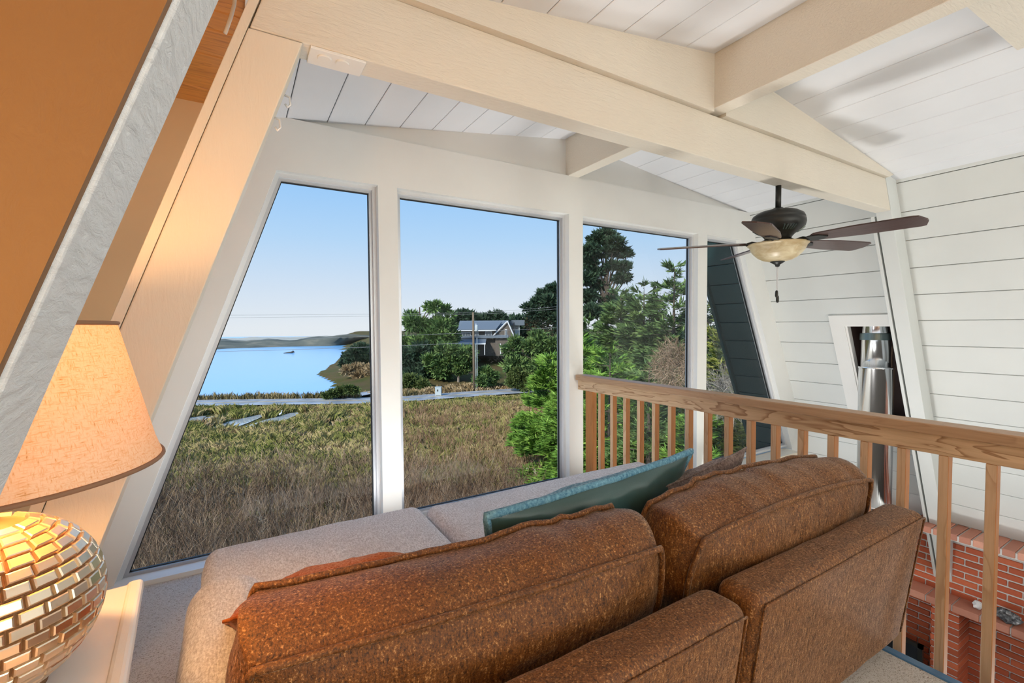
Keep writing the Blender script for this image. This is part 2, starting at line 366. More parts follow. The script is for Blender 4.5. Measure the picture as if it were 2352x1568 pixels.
# window wall --------------------------------------------------------------
wl = lambda z: 0.214+0.354*(z-0.903)      # left slope of first window opening
wr = lambda z: 4.677+0.447*(0.938-z)      # right slope of last opening
HEAD = 0.912
wf = MB()
wf.prism_y([(lin(HEAD)-0.30, HEAD), (rw(HEAD), HEAD), (rw(1.222), 1.222), (lin(1.222)-0.30, 1.222)], YW, YW+0.14)      # header
wf.prism_y([(-0.4, 1.222), (4.9, 1.222), (4.9, zcr(4.9)+0.02), (2.4, 1.56), (-0.4, zcl(-0.4)+0.02)], YW+0.035, YW+0.12)  # gable panel
wf.prism_y([(lin(HEAD)-0.30, HEAD), (wl(HEAD), HEAD), (wl(FL-0.1), FL-0.1), (lin(FL-0.1)-0.30, FL-0.1)], YW, YW+0.14)  # left jamb
wf.prism_y([(wr(HEAD), HEAD), (rw(HEAD), HEAD), (rw(-4.0), -4.0), (wr(-4.0), -4.0)], YW, YW+0.14)                    # right jamb
for a, b, zb in ((0.798, 0.924, FL-0.1), (2.35, 2.496, -4.0), (3.98, 4.125, -4.0)):
    wf.box(a, b, YW, YW+0.14, zb, HEAD)
wf.box(2.496, 3.98, YW, YW+0.14, -4.0, -1.53); wf.prism_y([(4.125, -1.53), (wr(-1.53), -1.53), (wr(-4.0), -4.0), (4.125, -4.0)], YW, YW+0.14)
struct('wall_front', wf, 'wall_paint', label='cream window wall with square posts and flat header')

def window(n, poly, label):
    """aluminium frame following the opening outline, with a glass pane"""
    cx = sum(p[0] for p in poly)/len(poly); cz = sum(p[1] for p in poly)/len(poly)
    def inset(d):
        out = []; k = len(poly)
        for i in range(k):
            p0, p1, p2 = Vector(poly[i-1]), Vector(poly[i]), Vector(poly[(i+1) % k])
            e1 = (p1-p0).normalized(); e2 = (p2-p1).normalized()
            n1 = Vector((-e1.y, e1.x)); n2 = Vector((-e2.y, e2.x))
            if n1.dot(Vector((cx, cz))-p1) < 0: n1 = -n1
            if n2.dot(Vector((cx, cz))-p1) < 0: n2 = -n2
            b = (n1+n2); out.append(p1+b*(d/(1+n1.dot(n2))))
        return out
    root = bpy.data.objects.new('window_%d' % n, None); COL.objects.link(root); root['kind'] = 'structure'; root['label'] = label
    def ring(d0, d1, y0, y1):
        a, b = inset(d0), inset(d1); m = MB(); k = len(a)
        for i in range(k):
            j = (i+1) % k
            m.prism_y([tuple(a[i]), tuple(a[j]), tuple(b[j]), tuple(b[i])], y0, y1)
        return m
    obj('frame', ring(0.0, 0.022, YW+0.055, YW+0.125), 'white_metal', root)
    obj('sash', ring(0.022, 0.040, YW+0.075, YW+0.115), 'alu_frame', root)
    obj('gasket', ring(0.040, 0.0445, YW+0.088, YW+0.104), 'black_gasket', root)
    g = inset(0.042)
    obj('pane', MB().prism_y([tuple(p) for p in g], YW+0.094, YW+0.098), 'window_glass', root)
    return root
WB = FL+0.0
window(1, [(wl(HEAD), HEAD), (0.798, HEAD), (0.798, WB), (wl(WB), WB)], 'tall window with a slanted left side')
window(2, [(0.924, HEAD), (2.35, HEAD), (2.35, WB), (0.924, WB)], 'wide rectangular picture window')
window(3, [(2.496, HEAD), (3.98, HEAD), (3.98, -1.50), (2.496, -1.50)], 'rectangular window behind the railing')
window(4, [(4.125, HEAD), (wr(HEAD), HEAD), (wr(-1.50), -1.50), (4.125, -1.50)], 'narrow window with a slanted right side beside the fan')
struct('trim_3', MB().prism_y([(wl(FL)-0.02, FL), (0.80, FL), (0.80, FL+0.025), (wl(FL)-0.02, FL+0.025)], YW-0.03, YW+0.06), 'white_trim', label='white sill strip on the carpet')
# wooden stools under the two lower windows
for i, (a, b, lb) in enumerate(((2.47, 4.02, 'cedar window stool below the rectangular window'), (4.10, 5.70, 'cedar window stool below the slanted window'))):
    st = thing('window_stool', lb, 'window sill', ((a+b)/2, YW, -1.5))
    obj('stool_board', MB().box(a-(a+b)/2, b-(a+b)/2, -0.13, 0.06, -0.05, -0.015), 'sill_top', st, bevel=0.006)
    obj('apron', MB().box(a+0.03-(a+b)/2, b-0.06-(a+b)/2, -0.09, 0.0, -0.12, -0.05), 'sill_wood', st, bevel=0.003)

# ceiling boards --------------------------------------------------------------
ce = MB()
ce.slab((0.04, YB, zcl(0.04)+0.022), (2.36, 0, 0.147*2.36), (0, YW+0.2-YB, 0), (0, 0, 0.08))
ce.slab((2.35, YB, zcr(2.35)+0.022), (2.7, 0, -0.128*2.7), (0, YW+0.2-YB, 0), (0, 0, 0.08))
ceil = struct('ceiling', ce, 'gap_shadow_board', label='shallow pitched ceiling of white painted boards')
def board(name, parent, o, along, across, thick, material, bevel=0.003):
    return obj(name, MB().slab(o, along, across, thick), material, parent, bevel=bevel, segs=1)
xs = [0.05, 0.275] + [0.275+0.228*k for k in range(1, 10)]
xs[-1] = 2.345
for a, b in zip(xs[:-1], xs[1:]):
    board('board', ceil, (a+0.0024, YB, zcl(a)), (0, YW+0.04-YB, 0), (b-a-0.0048, 0, 0.147*(b-a-0.0048)), (0, 0, 0.02), 'ceiling_board')
xs = [2.455, 2.66] + [2.908+0.2525*k for k in range(0, 8)] + [4.86]
for a, b in zip(xs[:-1], xs[1:]):
    board('board', ceil, (a+0.0024, YB, zcr(a)), (0, YW+0.04-YB, 0), (b-a-0.0048, 0, -0.128*(b-a-0.0048)), (0, 0, 0.02), 'ceiling_board')

# beams and rafters -----------------------------------------------------------
struct('ridge_beam', MB().box(RIDGE_L, RIDGE_R, YB, YW+0.04, RIDGE_B, 1.56), 'cream_beam', label='cream ridge beam running under the roof peak', bevel=0.004)
cb = MB().prism_y([(lin(0.953)-0.155, 0.953), (rin(0.953)-0.01, 0.953), (rin(1.205)-0.01, 1.205), (lin(1.205)-0.155, 1.205)], 1.70, 1.81)
beam = struct('cross_beam', cb, 'cream_beam', label='long cream cross beam carrying the ceiling fan', bevel=0.004)
obj('gable_panel', MB().prism_y([(lin(1.205)-0.1, 1.205), (RIDGE_L, 1.205), (RIDGE_L, 1.54), (-0.1, zcl(-0.1)+0.02)], 1.668, 1.80), 'cream_beam', beam)
obj('gable_panel', MB().prism_y([(RIDGE_R, 1.205), (rin(1.205)-0.02, 1.205), (4.75, zcr(4.75)+0.02), (RIDGE_R, 1.54)], 1.668, 1.80), 'cream_beam', beam)
br = obj('bracket_plate', MB().box(0.235, 0.42, 1.703, 1.807, 0.944, 0.953), 'white_trim', beam, bevel=0.002)
for x in (0.285, 0.345):
    bo = obj('bolt', MB().lathe([(0.0, 0.0), (0.022, 0.0), (0.024, 0.003), (0.024, 0.006)], 20, (x, 1.745, 0.938)), 'white_trim', br, smooth=False)
def rafter_l(y0, y1, name, material, label, ztop, trim=True):
    r = struct(name, MB().prism_y([(lin(-4), -4), (lin(ztop), ztop), (lin(ztop)-0.158, ztop), (lin(-4)-0.158, -4)], y0, y1), material, label=label, bevel=0.004)
    return r
ra = rafter_l(1.70, 1.81, 'rafter', 'cream_rafter', 'cream slanted rafter beside the table lamp', 0.951)
obj('edge_board', MB().prism_y([(lin(-4)-0.160, -4), (lin(1.5)-0.160, 1.5), (lin(1.5)-0.188, 1.5), (lin(-4)-0.188, -4)], 1.703, 1.81), 'cream_rafter', ra, bevel=0.002)
rb = struct('rafter', MB().prism_y([(lin(-4), -4), (lin(1.4), 1.4), (lin(1.4)-0.50, 1.4), (lin(-4)-0.50, -4)], 0.465, 0.572), 'rough_rafter', label='rough slanted rafter close beside the camera with a pale textured edge', bevel=0.003)
rc = struct('rafter', MB().prism_y([(rin(-2.885), -2.885), (rin(1.24), 1.24), (rw(1.24)+0.02, 1.24), (rw(-2.885)+0.02, -2.885)], 1.70, 1.81), 'white_board', label='white slanted rafter standing on the brick mantel', bevel=0.003)
obj('edge_board', MB().prism_y([(rin(-2.88)-0.004, -2.88), (rin(0.93)-0.004, 0.93), (rin(0.93)+0.10, 0.93), (rin(-2.88)+0.10, -2.88)], 1.825, 1.85), 'white_board', rc, bevel=0.002)
obj('shade_face', MB().prism_y([(lin(-4)-0.004, -4), (lin(1.4)-0.004, 1.4), (lin(1.4)-0.50, 1.4), (lin(-4)-0.50, -4)], 0.455, 0.465), 'warm_shade_paint', rb, label='rafter front face with warm shade in its colour')  # thin added sheet that carries the painted warm shade
# two small cup hooks and a clip on the first rafter
for k, (z, dy) in enumerate(((0.80, 0.06), (0.70, 0.02))):
    obj('cup_hook', MB().tube([(lin(z)+0.002, 1.72+dy, z), (lin(z)+0.018, 1.72+dy, z-0.004), (lin(z)+0.020, 1.72+dy, z-0.03), (lin(z)+0.010, 1.72+dy, z-0.04), (lin(z)+0.004, 1.72+dy, z-0.03)], 0.004, 8), 'white_metal', ra, smooth=True)
# gable piece of the frame behind the viewer's right shoulder
struct('trim_4', MB().prism_y([(2.455, 1.345), (3.55, 1.400), (2.455, 1.54)], 0.58, 0.72), 'cream_beam', label='plastered gable panel against the right ceiling')

# right wall ----------------------------------------------------------------
SL = math.hypot(1, RS); nx = Vector((-1, 0, -RS))/SL           # inward normal
bk = MB()
def rslab(mb, y0, y1, z0, z1, d0, d1):
    """slab on the leaning right wall between heights z0 > z1, depth d0..d1 behind the face"""
    mb.add([(*((Vector((rw(z), y, z))-nx*d))[:],) for d in (d0, d1) for (y, z) in ((y0, z0), (y1, z0), (y1, z1), (y0, z1))],
           [(0,1,2,3),(7,6,5,4),(0,4,5,1),(1,5,6,2),(2,6,7,3),(3,7,4,0)]); return mb
SY0, SY1, SZ0, SZ1 = 1.862, 2.297, -0.022, -1.12
rslab(bk, YB, SY0, 1.30, -4.2, 0.022, 0.10); rslab(bk, SY1, YW+0.04, 1.30, -4.2, 0.022, 0.10)
rslab(bk, SY0, SY1, 1.30, SZ0, 0.022, 0.10); rslab(bk, SY0, SY1, SZ1, -4.2, 0.022, 0.10)
wallr = struct('wall_right', bk, 'gap_shadow_board', label='leaning wall of wide white boards')
zk = [1.245, 1.192] + [1.192-0.2337*k for k in range(1, 16)]
for a, b in zip(zk[:-1], zk[1:]):
    g = 0.0045 if b > -1.0 else 0.0035
    if b < SZ0 and a > SZ1:
        for y0, y1 in ((YB, SY0), (SY1, YW+0.03)): obj('board', rslab(MB(), y0, y1, a-g/2, b+g/2, 0.0, 0.02), 'white_board', wallr, bevel=0.003, segs=1)
    else:
        obj('board', rslab(MB(), YB, YW+0.03, a-g/2, b+g/2, 0.0, 0.02), 'white_board', wallr, bevel=0.003, segs=1)
obj('slot_header', rslab(MB(), SY0-0.02, SY1+0.135, 0.092, SZ0, -0.018, 0.01), 'white_trim', wallr, bevel=0.002)
obj('slot_jamb', rslab(MB(), SY1, SY1+0.135, SZ0, SZ1, -0.016, 0.01), 'white_trim', wallr, bevel=0.002)
obj('slot_liner', rslab(MB(), SY1-0.018, SY1, SZ0, SZ1, -0.004, 0.06), 'white_trim', wallr)
rec = MB(); rslab(rec, SY0-0.1, SY1+0.1, 0.2, -1.5, 0.40, 0.42); rslab(rec, SY1, SY1+0.02, 0.2, -1.5, 0.06, 0.42); rslab(rec, SY0-0.02, SY0, 0.2, -1.5, 0.06, 0.42); rslab(rec, SY0, SY1, 0.1, 0.08, 0.06, 0.42)
obj('slot_recess', rec, 'dark_recess', wallr)
obj('old_stud', rslab(MB(), SY0+0.01, SY0+0.10, -0.40, -1.3, 0.20, 0.30), 'old_plank', wallr, label='weathered brown stud behind the flue')
# eave: the leaning wall carries on outside the glass, dark green boards underneath
ev = struct('eave', rslab(MB(), YW+0.16, 3.76, 1.35, -4.2, 0.03, 0.12), 'gap_shadow_board', label='dark green boarded eave outside the slanted window')
for a, b in zip(zk[:-1], zk[1:]):
    obj('board', rslab(MB(), YW+0.15, 3.74, a-0.004, b+0.004, 0.0, 0.025), 'dark_green_board', ev, bevel=0.003, segs=1)
obj('fascia_board', rslab(MB(), 3.72, 3.76, 1.3, -4.2, -0.05, 0.12), 'dark_green_board', ev)

# left side: a dormer alcove runs behind the rafters, its ceiling of pine boards -------------------------------------
lf = MB()
lf.prism_y([(lin(-4)-0.50, -4), (lin(1.6)-0.50, 1.6), (lin(1.6)-0.6, 1.6), (lin(-4)-0.6, -4)], YB, 0.47)
lf.box(-2.4, -0.3, 0.40, 0.46, FL, 1.3)
lf.box(-2.4, -2.3, 0.40, YW+0.1, FL, 1.3)
struct('wall_left', lf, 'wall_paint', label='cream walls of the alcove on the lamp side')
struct('wall_alcove', MB().prism_y([(-2.4, FL-0.1), (lin(FL-0.1)-0.3005, FL-0.1), (lin(1.222)-0.3005, 1.222), (-2.4, 1.222)], YW, YW+0.14), 'lamp_glow_paint', label='alcove end wall behind the rafter, lamp glow in its colour')
PZ = 1.206
pc = struct('ceiling_alcove', MB().box(-2.4, 0.135, 0.40, YW+0.05, PZ+0.021, PZ+0.06), 'gap_shadow_board', label='knotty orange pine ceiling of the alcove')
ys = [3.02, 2.81, 2.70, 2.46, 2.246, 2.108, 1.97] + [1.97-0.215*k for k in range(1, 8)]
for k, (a, b) in enumerate(zip(ys[:-1], ys[1:])):
    board('board', pc, (-2.4, b+0.002, PZ), (2.53, 0, 0), (0, a-b-0.004, 0), (0, 0, 0.02), 'pine', bevel=0.005)
cord = obj('hanging_cord', MB().tube([(0.0, 0, 0.18), (0.004, 0, 0.10), (0.0, 0, 0.05), (-0.012, 0, 0.0), (-0.03, 0, -0.06)], 0.006, 8), 'cord_white', smooth=True)
cord.location = (0.018, 1.92, 1.09)
tag(cord, 'thin white cord hanging in front of the pine ceiling', 'cord')
rear = struct('wall_rear', MB().box(-2.5, 7.5, YB-0.1, YB, GF, 1.7), 'wall_paint', label='rear wall behind the viewpoint')

# ------------------------------------------------------------------ railing
XR = 2.43
rail = thing('loft_railing', 'natural cedar loft railing with square balusters and flat cap', 'railing', (XR, 1.2, FL))
def rel(mb, c):
    mb.v = [(x-c[0], y-c[1], z-c[2]) for x, y, z in mb.v]; return mb
RC = (XR, 1.2, FL)
obj('cap_rail', rel(MB().box(XR-0.03, XR+0.075, -1.2, 2.985, -0.452, -0.408), RC), 'cedar_cap', rail, bevel=0.005)
obj('sub_rail', rel(MB().box(XR-0.002, XR+0.040, -1.2, 2.985, -0.534, -0.454), RC), 'cedar_rail', rail, bevel=0.003)
bal = rel(MB().box(XR, XR+0.042, -0.016, 0.016, -1.60, -0.534), (XR, 0, FL)).mesh('baluster'); bal.materials.append(MATS['cedar_baluster']); bal.materials.append(MATS['cedar_lit_side']); fix_normals(bal)
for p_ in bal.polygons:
    if p_.normal.x < -0.9: p_.material_index = 1        # room-side face painted paler, as if lit
for k in range(24):
    y = 2.723-0.1365*k
    o = obj('baluster', bal, None, rail, bevel=0.002, segs=1); o.location = (0, y-1.2, 0)
obj('end_baluster', rel(MB().box(XR-0.004, XR+0.040, 2.80, 2.885, -1.60, -0.534), RC), 'cedar_baluster', rail, bevel=0.002)

# ------------------------------------------------------------------ ceiling fan
FX, FY = 3.223, 1.79
fan = thing('ceiling_fan', 'dark bronze ceiling fan with five wooden blades and amber bowl light', 'ceiling fan', (FX, FY, 0.953))
Z = lambda z: z-0.953
obj('downrod', MB().tube([(0, 0, Z(0.953)), (0, 0, Z(0.79))], 0.018, 16), 'bronze', fan, smooth=True)
obj('motor_housing', MB().lathe([(0.0, Z(0.80)), (0.03, Z(0.80)), (0.034, Z(0.79)), (0.07, Z(0.785)), (0.12, Z(0.772)), (0.155, Z(0.75)), (0.165, Z(0.728)), (0.160, Z(0.722)), (0.168, Z(0.716)), (0.170, Z(0.695)), (0.163, Z(0.668)), (0.140, Z(0.645)), (0.105, Z(0.622)), (0.085, Z(0.60)), (0.075, Z(0.575)), (0.0, Z(0.575))], 48), 'bronze', fan, smooth=True)
vents = []
for k in range(5):
    for j in range(5):
        a = math.radians(57+72*k+36-14+7*j); r0, r1 = 0.158, 0.125
        d = Vector((math.cos(a), math.sin(a), 0))
        vents.append(((d*r0+Vector((0, 0, Z(0.660)))), (d*r1+Vector((0, 0, Z(0.634))))))
for p, q in vents: obj('vent_rib', MB().tube([p, q], 0.005, 6), 'galvanised', fan)
obj('switch_housing', MB().lathe([(0.0, Z(0.578)), (0.073, Z(0.578)), (0.078, Z(0.57)), (0.078, Z(0.548)), (0.0, Z(0.545))], 32), 'bronze', fan, smooth=True)
bl = MB()                                                           # one blade lies along +x
N = 26; prof = []
for i in range(N+1):
    t = i/N; x = 0.20+0.595*t
    hw = 0.050+0.030*min(1, t*2.2)**0.8
    if t < 0.08: hw *= math.sqrt(max(0.05, t/0.08))
    if t > 0.93: hw *= math.sqrt(max(0.02, 1-((t-0.93)/0.07)**2))
    prof.append((x, hw))
top = [(x, h, 0.004) for x, h in prof]+[(x, -h, 0.004) for x, h in reversed(prof)]
bot = [(x, y, -0.004) for x, y, z in top]; n = len(top)
bl.add(top+bot, [tuple(range(n)), tuple(range(2*n-1, n-1, -1))]+[(i, i+n, (i+1) % n+n, (i+1) % n) for i in range(n)])
blade = bl.mesh('blade'); fix_normals(blade); blade.materials.append(MATS['blade_wood'])
ir = MB().tube([(0.07, 0, 0.012), (0.11, 0.0, -0.006), (0.16, 0, 0.004), (0.20, 0, -0.010)], [0.012, 0.010, 0.010, 0.011], 8)
ir.add([(0.17, -0.018, -0.012), (0.21, -0.042, -0.012), (0.27, -0.036, -0.012), (0.31, 0, -0.012), (0.27, 0.036, -0.012), (0.21, 0.042, -0.012), (0.17, 0.018, -0.012)]+[(0.17, -0.018, -0.005), (0.21, -0.042, -0.005), (0.27, -0.036, -0.005), (0.31, 0, -0.005), (0.27, 0.036, -0.005), (0.21, 0.042, -0.005), (0.17, 0.018, -0.005)],
       [tuple(range(7)), tuple(range(13, 6, -1))]+[(i, i+7, (i+1) % 7+7, (i+1) % 7) for i in range(7)])
iron = ir.mesh('blade_iron'); fix_normals(iron); iron.materials.append(MATS['bronze'])
for k, a in enumerate((57, 129, 201, 273, 345)):
    b = obj('blade', blade, None, fan); b.location = (0, 0, Z(0.568)); b.rotation_euler = (math.radians(-12), 0, math.radians(a)); b.rotation_mode = 'XYZ'
    i = obj('blade_iron', iron, None, b)
obj('glass_bowl', MB().lathe([(0.0, Z(0.553)), (0.186, Z(0.556)), (0.190, Z(0.551)), (0.182, Z(0.543)), (0.176, Z(0.540)), (0.174, Z(0.530)), (0.165, Z(0.510)), (0.148, Z(0.487)), (0.122, Z(0.462)), (0.090, Z(0.444)), (0.052, Z(0.434)), (0.0, Z(0.431))], 48), 'amber_bowl', fan, smooth=True)
obj('finial', MB().lathe([(0.0, Z(0.436)), (0.046, Z(0.437)), (0.046, Z(0.431)), (0.030, Z(0.420)), (0.016, Z(0.412)), (0.013, Z(0.400)), (0.006, Z(0.396)), (0.0, Z(0.395))], 24), 'bronze', fan, smooth=True)
for dx in (-0.006, 0.006):
    ch = obj('pull_chain', MB().tube([(dx, 0, Z(0.40)), (dx, 0, Z(0.235 if dx < 0 else 0.215))], 0.0028, 6), 'white_metal', fan)
    zz = 0.235 if dx < 0 else 0.20
    obj('pull_fob', MB().lathe([(0.0, Z(zz)), (0.008, Z(zz-0.004)), (0.010, Z(zz-0.02)), (0.010, Z(zz-0.04)), (0.006, Z(zz-0.05)), (0.0, Z(zz-0.052))], 14, (dx, 0, 0)), 'bronze', ch, smooth=True)

# ------------------------------------------------------------------ soft furniture helpers
def cushion_grid(W, H, T, bulge, n=26, m=8, rnd=0.13, edge_bulge=0.30, p=0.7):
    """surface function of a boxed cushion: u,w across the panel, v through the thickness (all -1..1)"""
    def f(u, v, w_):
        X = u*math.sqrt(max(0, 1-rnd*w_*w_*u*u*0.9)); Zc = w_*math.sqrt(max(0, 1-rnd*u*u*w_*w_*0.9))
        c = max(0, (1-u*u))**p*max(0, (1-w_*w_))**p
        t = T/2+bulge*c
        e = edge_bulge*T*(1-v*v)*0.5
        return Vector((X*W/2+e*u*abs(u)**11, v*t, Zc*H/2+e*w_*abs(w_)**11))
    faces = []
    def grid(fn, a, b):
        pts = [[fn(-1+2*i/a, -1+2*j/b) for j in range(b+1)] for i in range(a+1)]
        return pts
    return f, [grid(lambda a, b: (a, -1, b), n, n), grid(lambda a, b: (a, 1, b), n, n),
               grid(lambda a, b: (a, b, 1), n, m), grid(lambda a, b: (a, b, -1), n, m),
               grid(lambda a, b: (-1, b, a), n, m), grid(lambda a, b: (1, b, a), n, m)]
def soft_mesh(f, grids, deform):
    key = {}; vs = []; fs = []
    def vid(p):
        k = tuple(round(c, 5) for c in p)
        if k not in key: key[k] = len(vs); vs.append(deform(f(*p), p))
        return key[k]
    for g in grids:
        for i in range(len(g)-1):
            for j in range(len(g[0])-1):
                fs.append((vid(g[i][j]), vid(g[i+1][j]), vid(g[i+1][j+1]), vid(g[i][j+1])))
    mb = MB(); mb.add(vs, fs); return mb
def perim(n=30):
    return ([(-1+2*i/n, -1) for i in range(n)]+[(1, -1+2*i/n) for i in range(n)]+[(1-2*i/n, 1) for i in range(n)]+[(-1, 1-2*i/n) for i in range(n)])
def wrinkle(amp, freq, seed):
    o = Vector((seed*3.1, seed*1.7, seed*0.9))
    def g(P):
        q = P*freq+o
        return amp*(noise.noise(q)+0.5*noise.noise(q*2.3))
    return g
def creases(P, lines, amp):
    """a few directed folds: (point, direction in xz, length, width)"""
    d = 0.0
    for (px, pz, ax, az, ln, wd) in lines:
        dx, dz = P.x-px, P.z-pz; s = dx*ax+dz*az; t = -dx*az+dz*ax
        d += amp*math.exp(-(s/ln)**2)*math.exp(-(t/wd)**2)*(1-1.4*math.exp(-((t-wd*0.9)/wd)**2))
    return d
def boxed_cushion(name, label, cat, W, H, T, bulge, loc, rot, material, seed, sag=0.0, group=None, lines=(), pipe=0.009, kind='cushion', extra=None):
    root = thing(name, label, cat, loc, 0, group)
    f, g = cushion_grid(W, H, T, bulge, 40, 10)
    wr_ = wrinkle(0.010, 5.0, seed); wr2 = wrinkle(0.003, 16.0, seed+9)
    M = Matrix.Rotation(rot[2], 3, 'Z') @ Matrix.Rotation(rot[1], 3, 'Y') @ Matrix.Rotation(rot[0], 3, 'X')
    def deform(P, uvw):
        u, v, w_ = uvw
        Q = P.copy()
        k = wr_(P)+wr2(P)+creases(P, lines, 0.008)
        Q += Vector((0.25*k*(1 if u > 0 else -1), (1 if v > 0 else -1)*k*(0.3+0.7*(1-abs(u)**6)), k*0.9*(1 if w_ > 0.0 else 0.0)))
        if w_ > 0: Q.z += w_*(sag*(u*u-0.4)+(extra(u) if extra else 0))
        return M @ Q
    obj('cover', soft_mesh(f, g, deform), material, root, smooth=True)
    pp = perim()
    for v in (-1, 1):
        pts = []
        for (u, w_) in pp:
            P = f(u, v, w_)*1.0; o = Vector((u*abs(u)**3*0.006, v*0.005, w_*abs(w_)**3*0.006))
            pts.append(deform(P, (u, v, w_))+M @ o)
        obj('piping', MB().tube(pts, pipe, 8, closed=True), material, root, smooth=True)
    return root
def pillow(name, label, W, H, T, loc, rot, mat_front, mat_back, seed, puff=0.55, ear=0.03, wr=0.010, seam=0.004):
    """knife-edge throw pillow: two panels, pulled-out corners; local x width, z height, y thickness (-y = back)"""
    root = thing(name, label, 'pillow', loc, 0)
    M = Matrix.Rotation(rot[2], 3, 'Z') @ Matrix.Rotation(rot[1], 3, 'Y') @ Matrix.Rotation(rot[0], 3, 'X')
    n = 34; wa = wrinkle(wr, 7.0, seed); wb = wrinkle(wr*0.4, 20.0, seed+4)
    def pt(u, w_, side):
        c = (max(0, 1-u*u)*max(0, 1-w_*w_))**puff
        pull = 1-0.10*(1-u*u*w_*w_)*(max(abs(u), abs(w_))**4)+ear*(abs(u*w_)**6)
        P = Vector((u*W/2*(1-0.07*(1-w_*w_)*abs(u)**3), side*T/2*c, w_*H/2*(1-0.07*(1-u*u)*abs(w_)**3)))
        k = wa(P)+wb(P)
        P.y += side*k*min(1, c*3); P.z += 0.5*k*(abs(w_)**3); P.x += 0.5*k*abs(u)**3
        return M @ P
    for side, mt, nm in ((-1, mat_back, 'back_panel'), (1, mat_front, 'front_panel')):
        vs = [pt(-1+2*i/n, -1+2*j/n, side) for i in range(n+1) for j in range(n+1)]
        fs = [(i*(n+1)+j, (i+1)*(n+1)+j, (i+1)*(n+1)+j+1, i*(n+1)+j+1) for i in range(n) for j in range(n)]
        obj(nm, MB().add(vs, fs), mt, root, smooth=True)
    pts = [pt(u, w_, 1) for u, w_ in perim(24)]
    obj('seam', MB().tube(pts, seam, 8, closed=True), mat_front, root, smooth=True)
    return root

# ------------------------------------------------------------------ sectional sofa (its back towards the camera)
SX0, SX1, SEAM = -0.135, 2.27, 0.765
sofa = thing('sectional_sofa', 'brown chenille sectional sofa with a deep chaise, facing the windows', 'sofa', (1.07, 1.45, FL))
OC = Vector((1.07, 1.45, FL))
def padded(name, x0, x1, y0, y1, z0, z1, r, seed, taper=None, amp=0.004, puff=0.0, material='sofa_fabric'):
    """rounded upholstered block"""
    cx, cy, cz = (x0+x1)/2, (y0+y1)/2, (z0+z1)/2; hx, hy, hz = (x1-x0)/2, (y1-y0)/2, (z1-z0)/2
    wv = wrinkle(amp, 6.0, seed); n = 20
    def place(a):
        q = Vector(a); ix, iy, iz = hx-r, hy-r, hz-r
        inner = Vector((max(-ix, min(ix, q.x*hx)), max(-iy, min(iy, q.y*hy)), max(-iz, min(iz, q.z*hz))))
        d = Vector((q.x*hx, q.y*hy, q.z*hz))-inner
        if d.length > 1e-9: d = d.normalized()*r
        P = inner+d
        if puff: P.z += puff*(1-q.x*q.x)*(1-q.y*q.y)*max(0, q.z)
        P += d*(wv(P+Vector((cx, cy, cz)))/max(r, 0.01))
        P = P+Vector((cx, cy, cz))
        if taper: P = taper(P)
        return P-OC
    # edge-concentrated parameters so the rounding has enough faces
    base = sorted(set([-1+2*i/n for i in range(n+1)]))
    def conc(h):
        e = r/h; k = 5
        pr = [-1+e*i/k for i in range(k+1)]+[1-e*i/k for i in range(k+1)]+[(-1+e)+(2-2*e)*i/12 for i in range(1, 12)]
        return sorted(set(round(x, 6) for x in pr))
    U, V, Wp = conc(hx), conc(hy), conc(hz)
    key = {}; vs = []; fs = []
    def vid(p):
        if p not in key: key[p] = len(vs); vs.append(place(p))
        return key[p]
    for A, B, mk in ((U, V, lambda a, b, s: (a, b, s)), (U, Wp, lambda a, b, s: (a, s, b)), (V, Wp, lambda a, b, s: (s, a, b))):
        for s in (-1, 1):
            for i in range(len(A)-1):
                for j in range(len(B)-1):
                    fs.append(tuple(vid(mk(*q, s)) for q in ((A[i], B[j]), (A[i+1], B[j]), (A[i+1], B[j+1]), (A[i], B[j+1]))))
    o = obj(name, MB().add(vs, fs), material, sofa, smooth=True); return o
lean = lambda P: Vector((P.x, P.y-0.075*(P.z-(-1.27))/0.55, P.z))
padded('chaise_cushion', SX0, SEAM-0.004, 1.02, 2.20, -1.14, -0.885, 0.055, 1, amp=0.006, puff=0.02, material='taupe_rib')
padded('seat_cushion', SEAM+0.004, SX1-0.02, 1.02, 2.15, -1.14, -0.885, 0.055, 2, amp=0.006, puff=0.03, material='taupe_rib')
padded('base', SX0+0.01, SX1-0.01, 0.86, 2.15, -1.29, -1.13, 0.02, 3)
padded('arm', SX0-0.02, SX0+0.195, 0.84, 1.80, -1.29, -0.812, 0.085, 4, amp=0.004, material='taupe_rib')
def arm_taper(P): return P
padded('back_panel', SX0, 1.135, 0.755, 0.895, -1.29, -0.735, 0.04, 5, lean)
padded('back_panel', 1.175, SX1+0.03, 0.755, 0.895, -1.29, -0.735, 0.04, 6, lean)
for x0, x1 in ((SX0+0.02, 1.115), (1.195, SX1+0.01)):
    zt = -0.757; y0 = 0.755-0.075*(zt+1.27)/0.55
    pts = [Vector((x0, 0.755-0.075*(-0.04)/0.55, -1.25))]+[Vector((x0, 0.755-0.075*(z+1.27)/0.55, z)) for z in (-1.0, -0.85, zt-0.01)]+[Vector((x0+(x1-x0)*k/12, y0, zt)) for k in range(0, 13)]+[Vector((x1, 0.755-0.075*(z+1.27)/0.55, z)) for z in (zt-0.01, -0.85, -1.0, -1.25)]
    obj('back_seam', MB().tube([p-OC for p in pts], 0.0035, 6), 'sofa_fabric', sofa, smooth=True)
for x, y in ((SX0+0.1, 0.95), (SX1-0.1, 0.95), (SX0+0.1, 2.05), (SX1-0.1, 2.05)):
    obj('foot', rel(MB().lathe([(0.0, 0), (0.022, 0), (0.03, 0.06), (0.0, 0.06)], 16, (x, y, FL)), tuple(OC)), 'blade_wood', sofa)

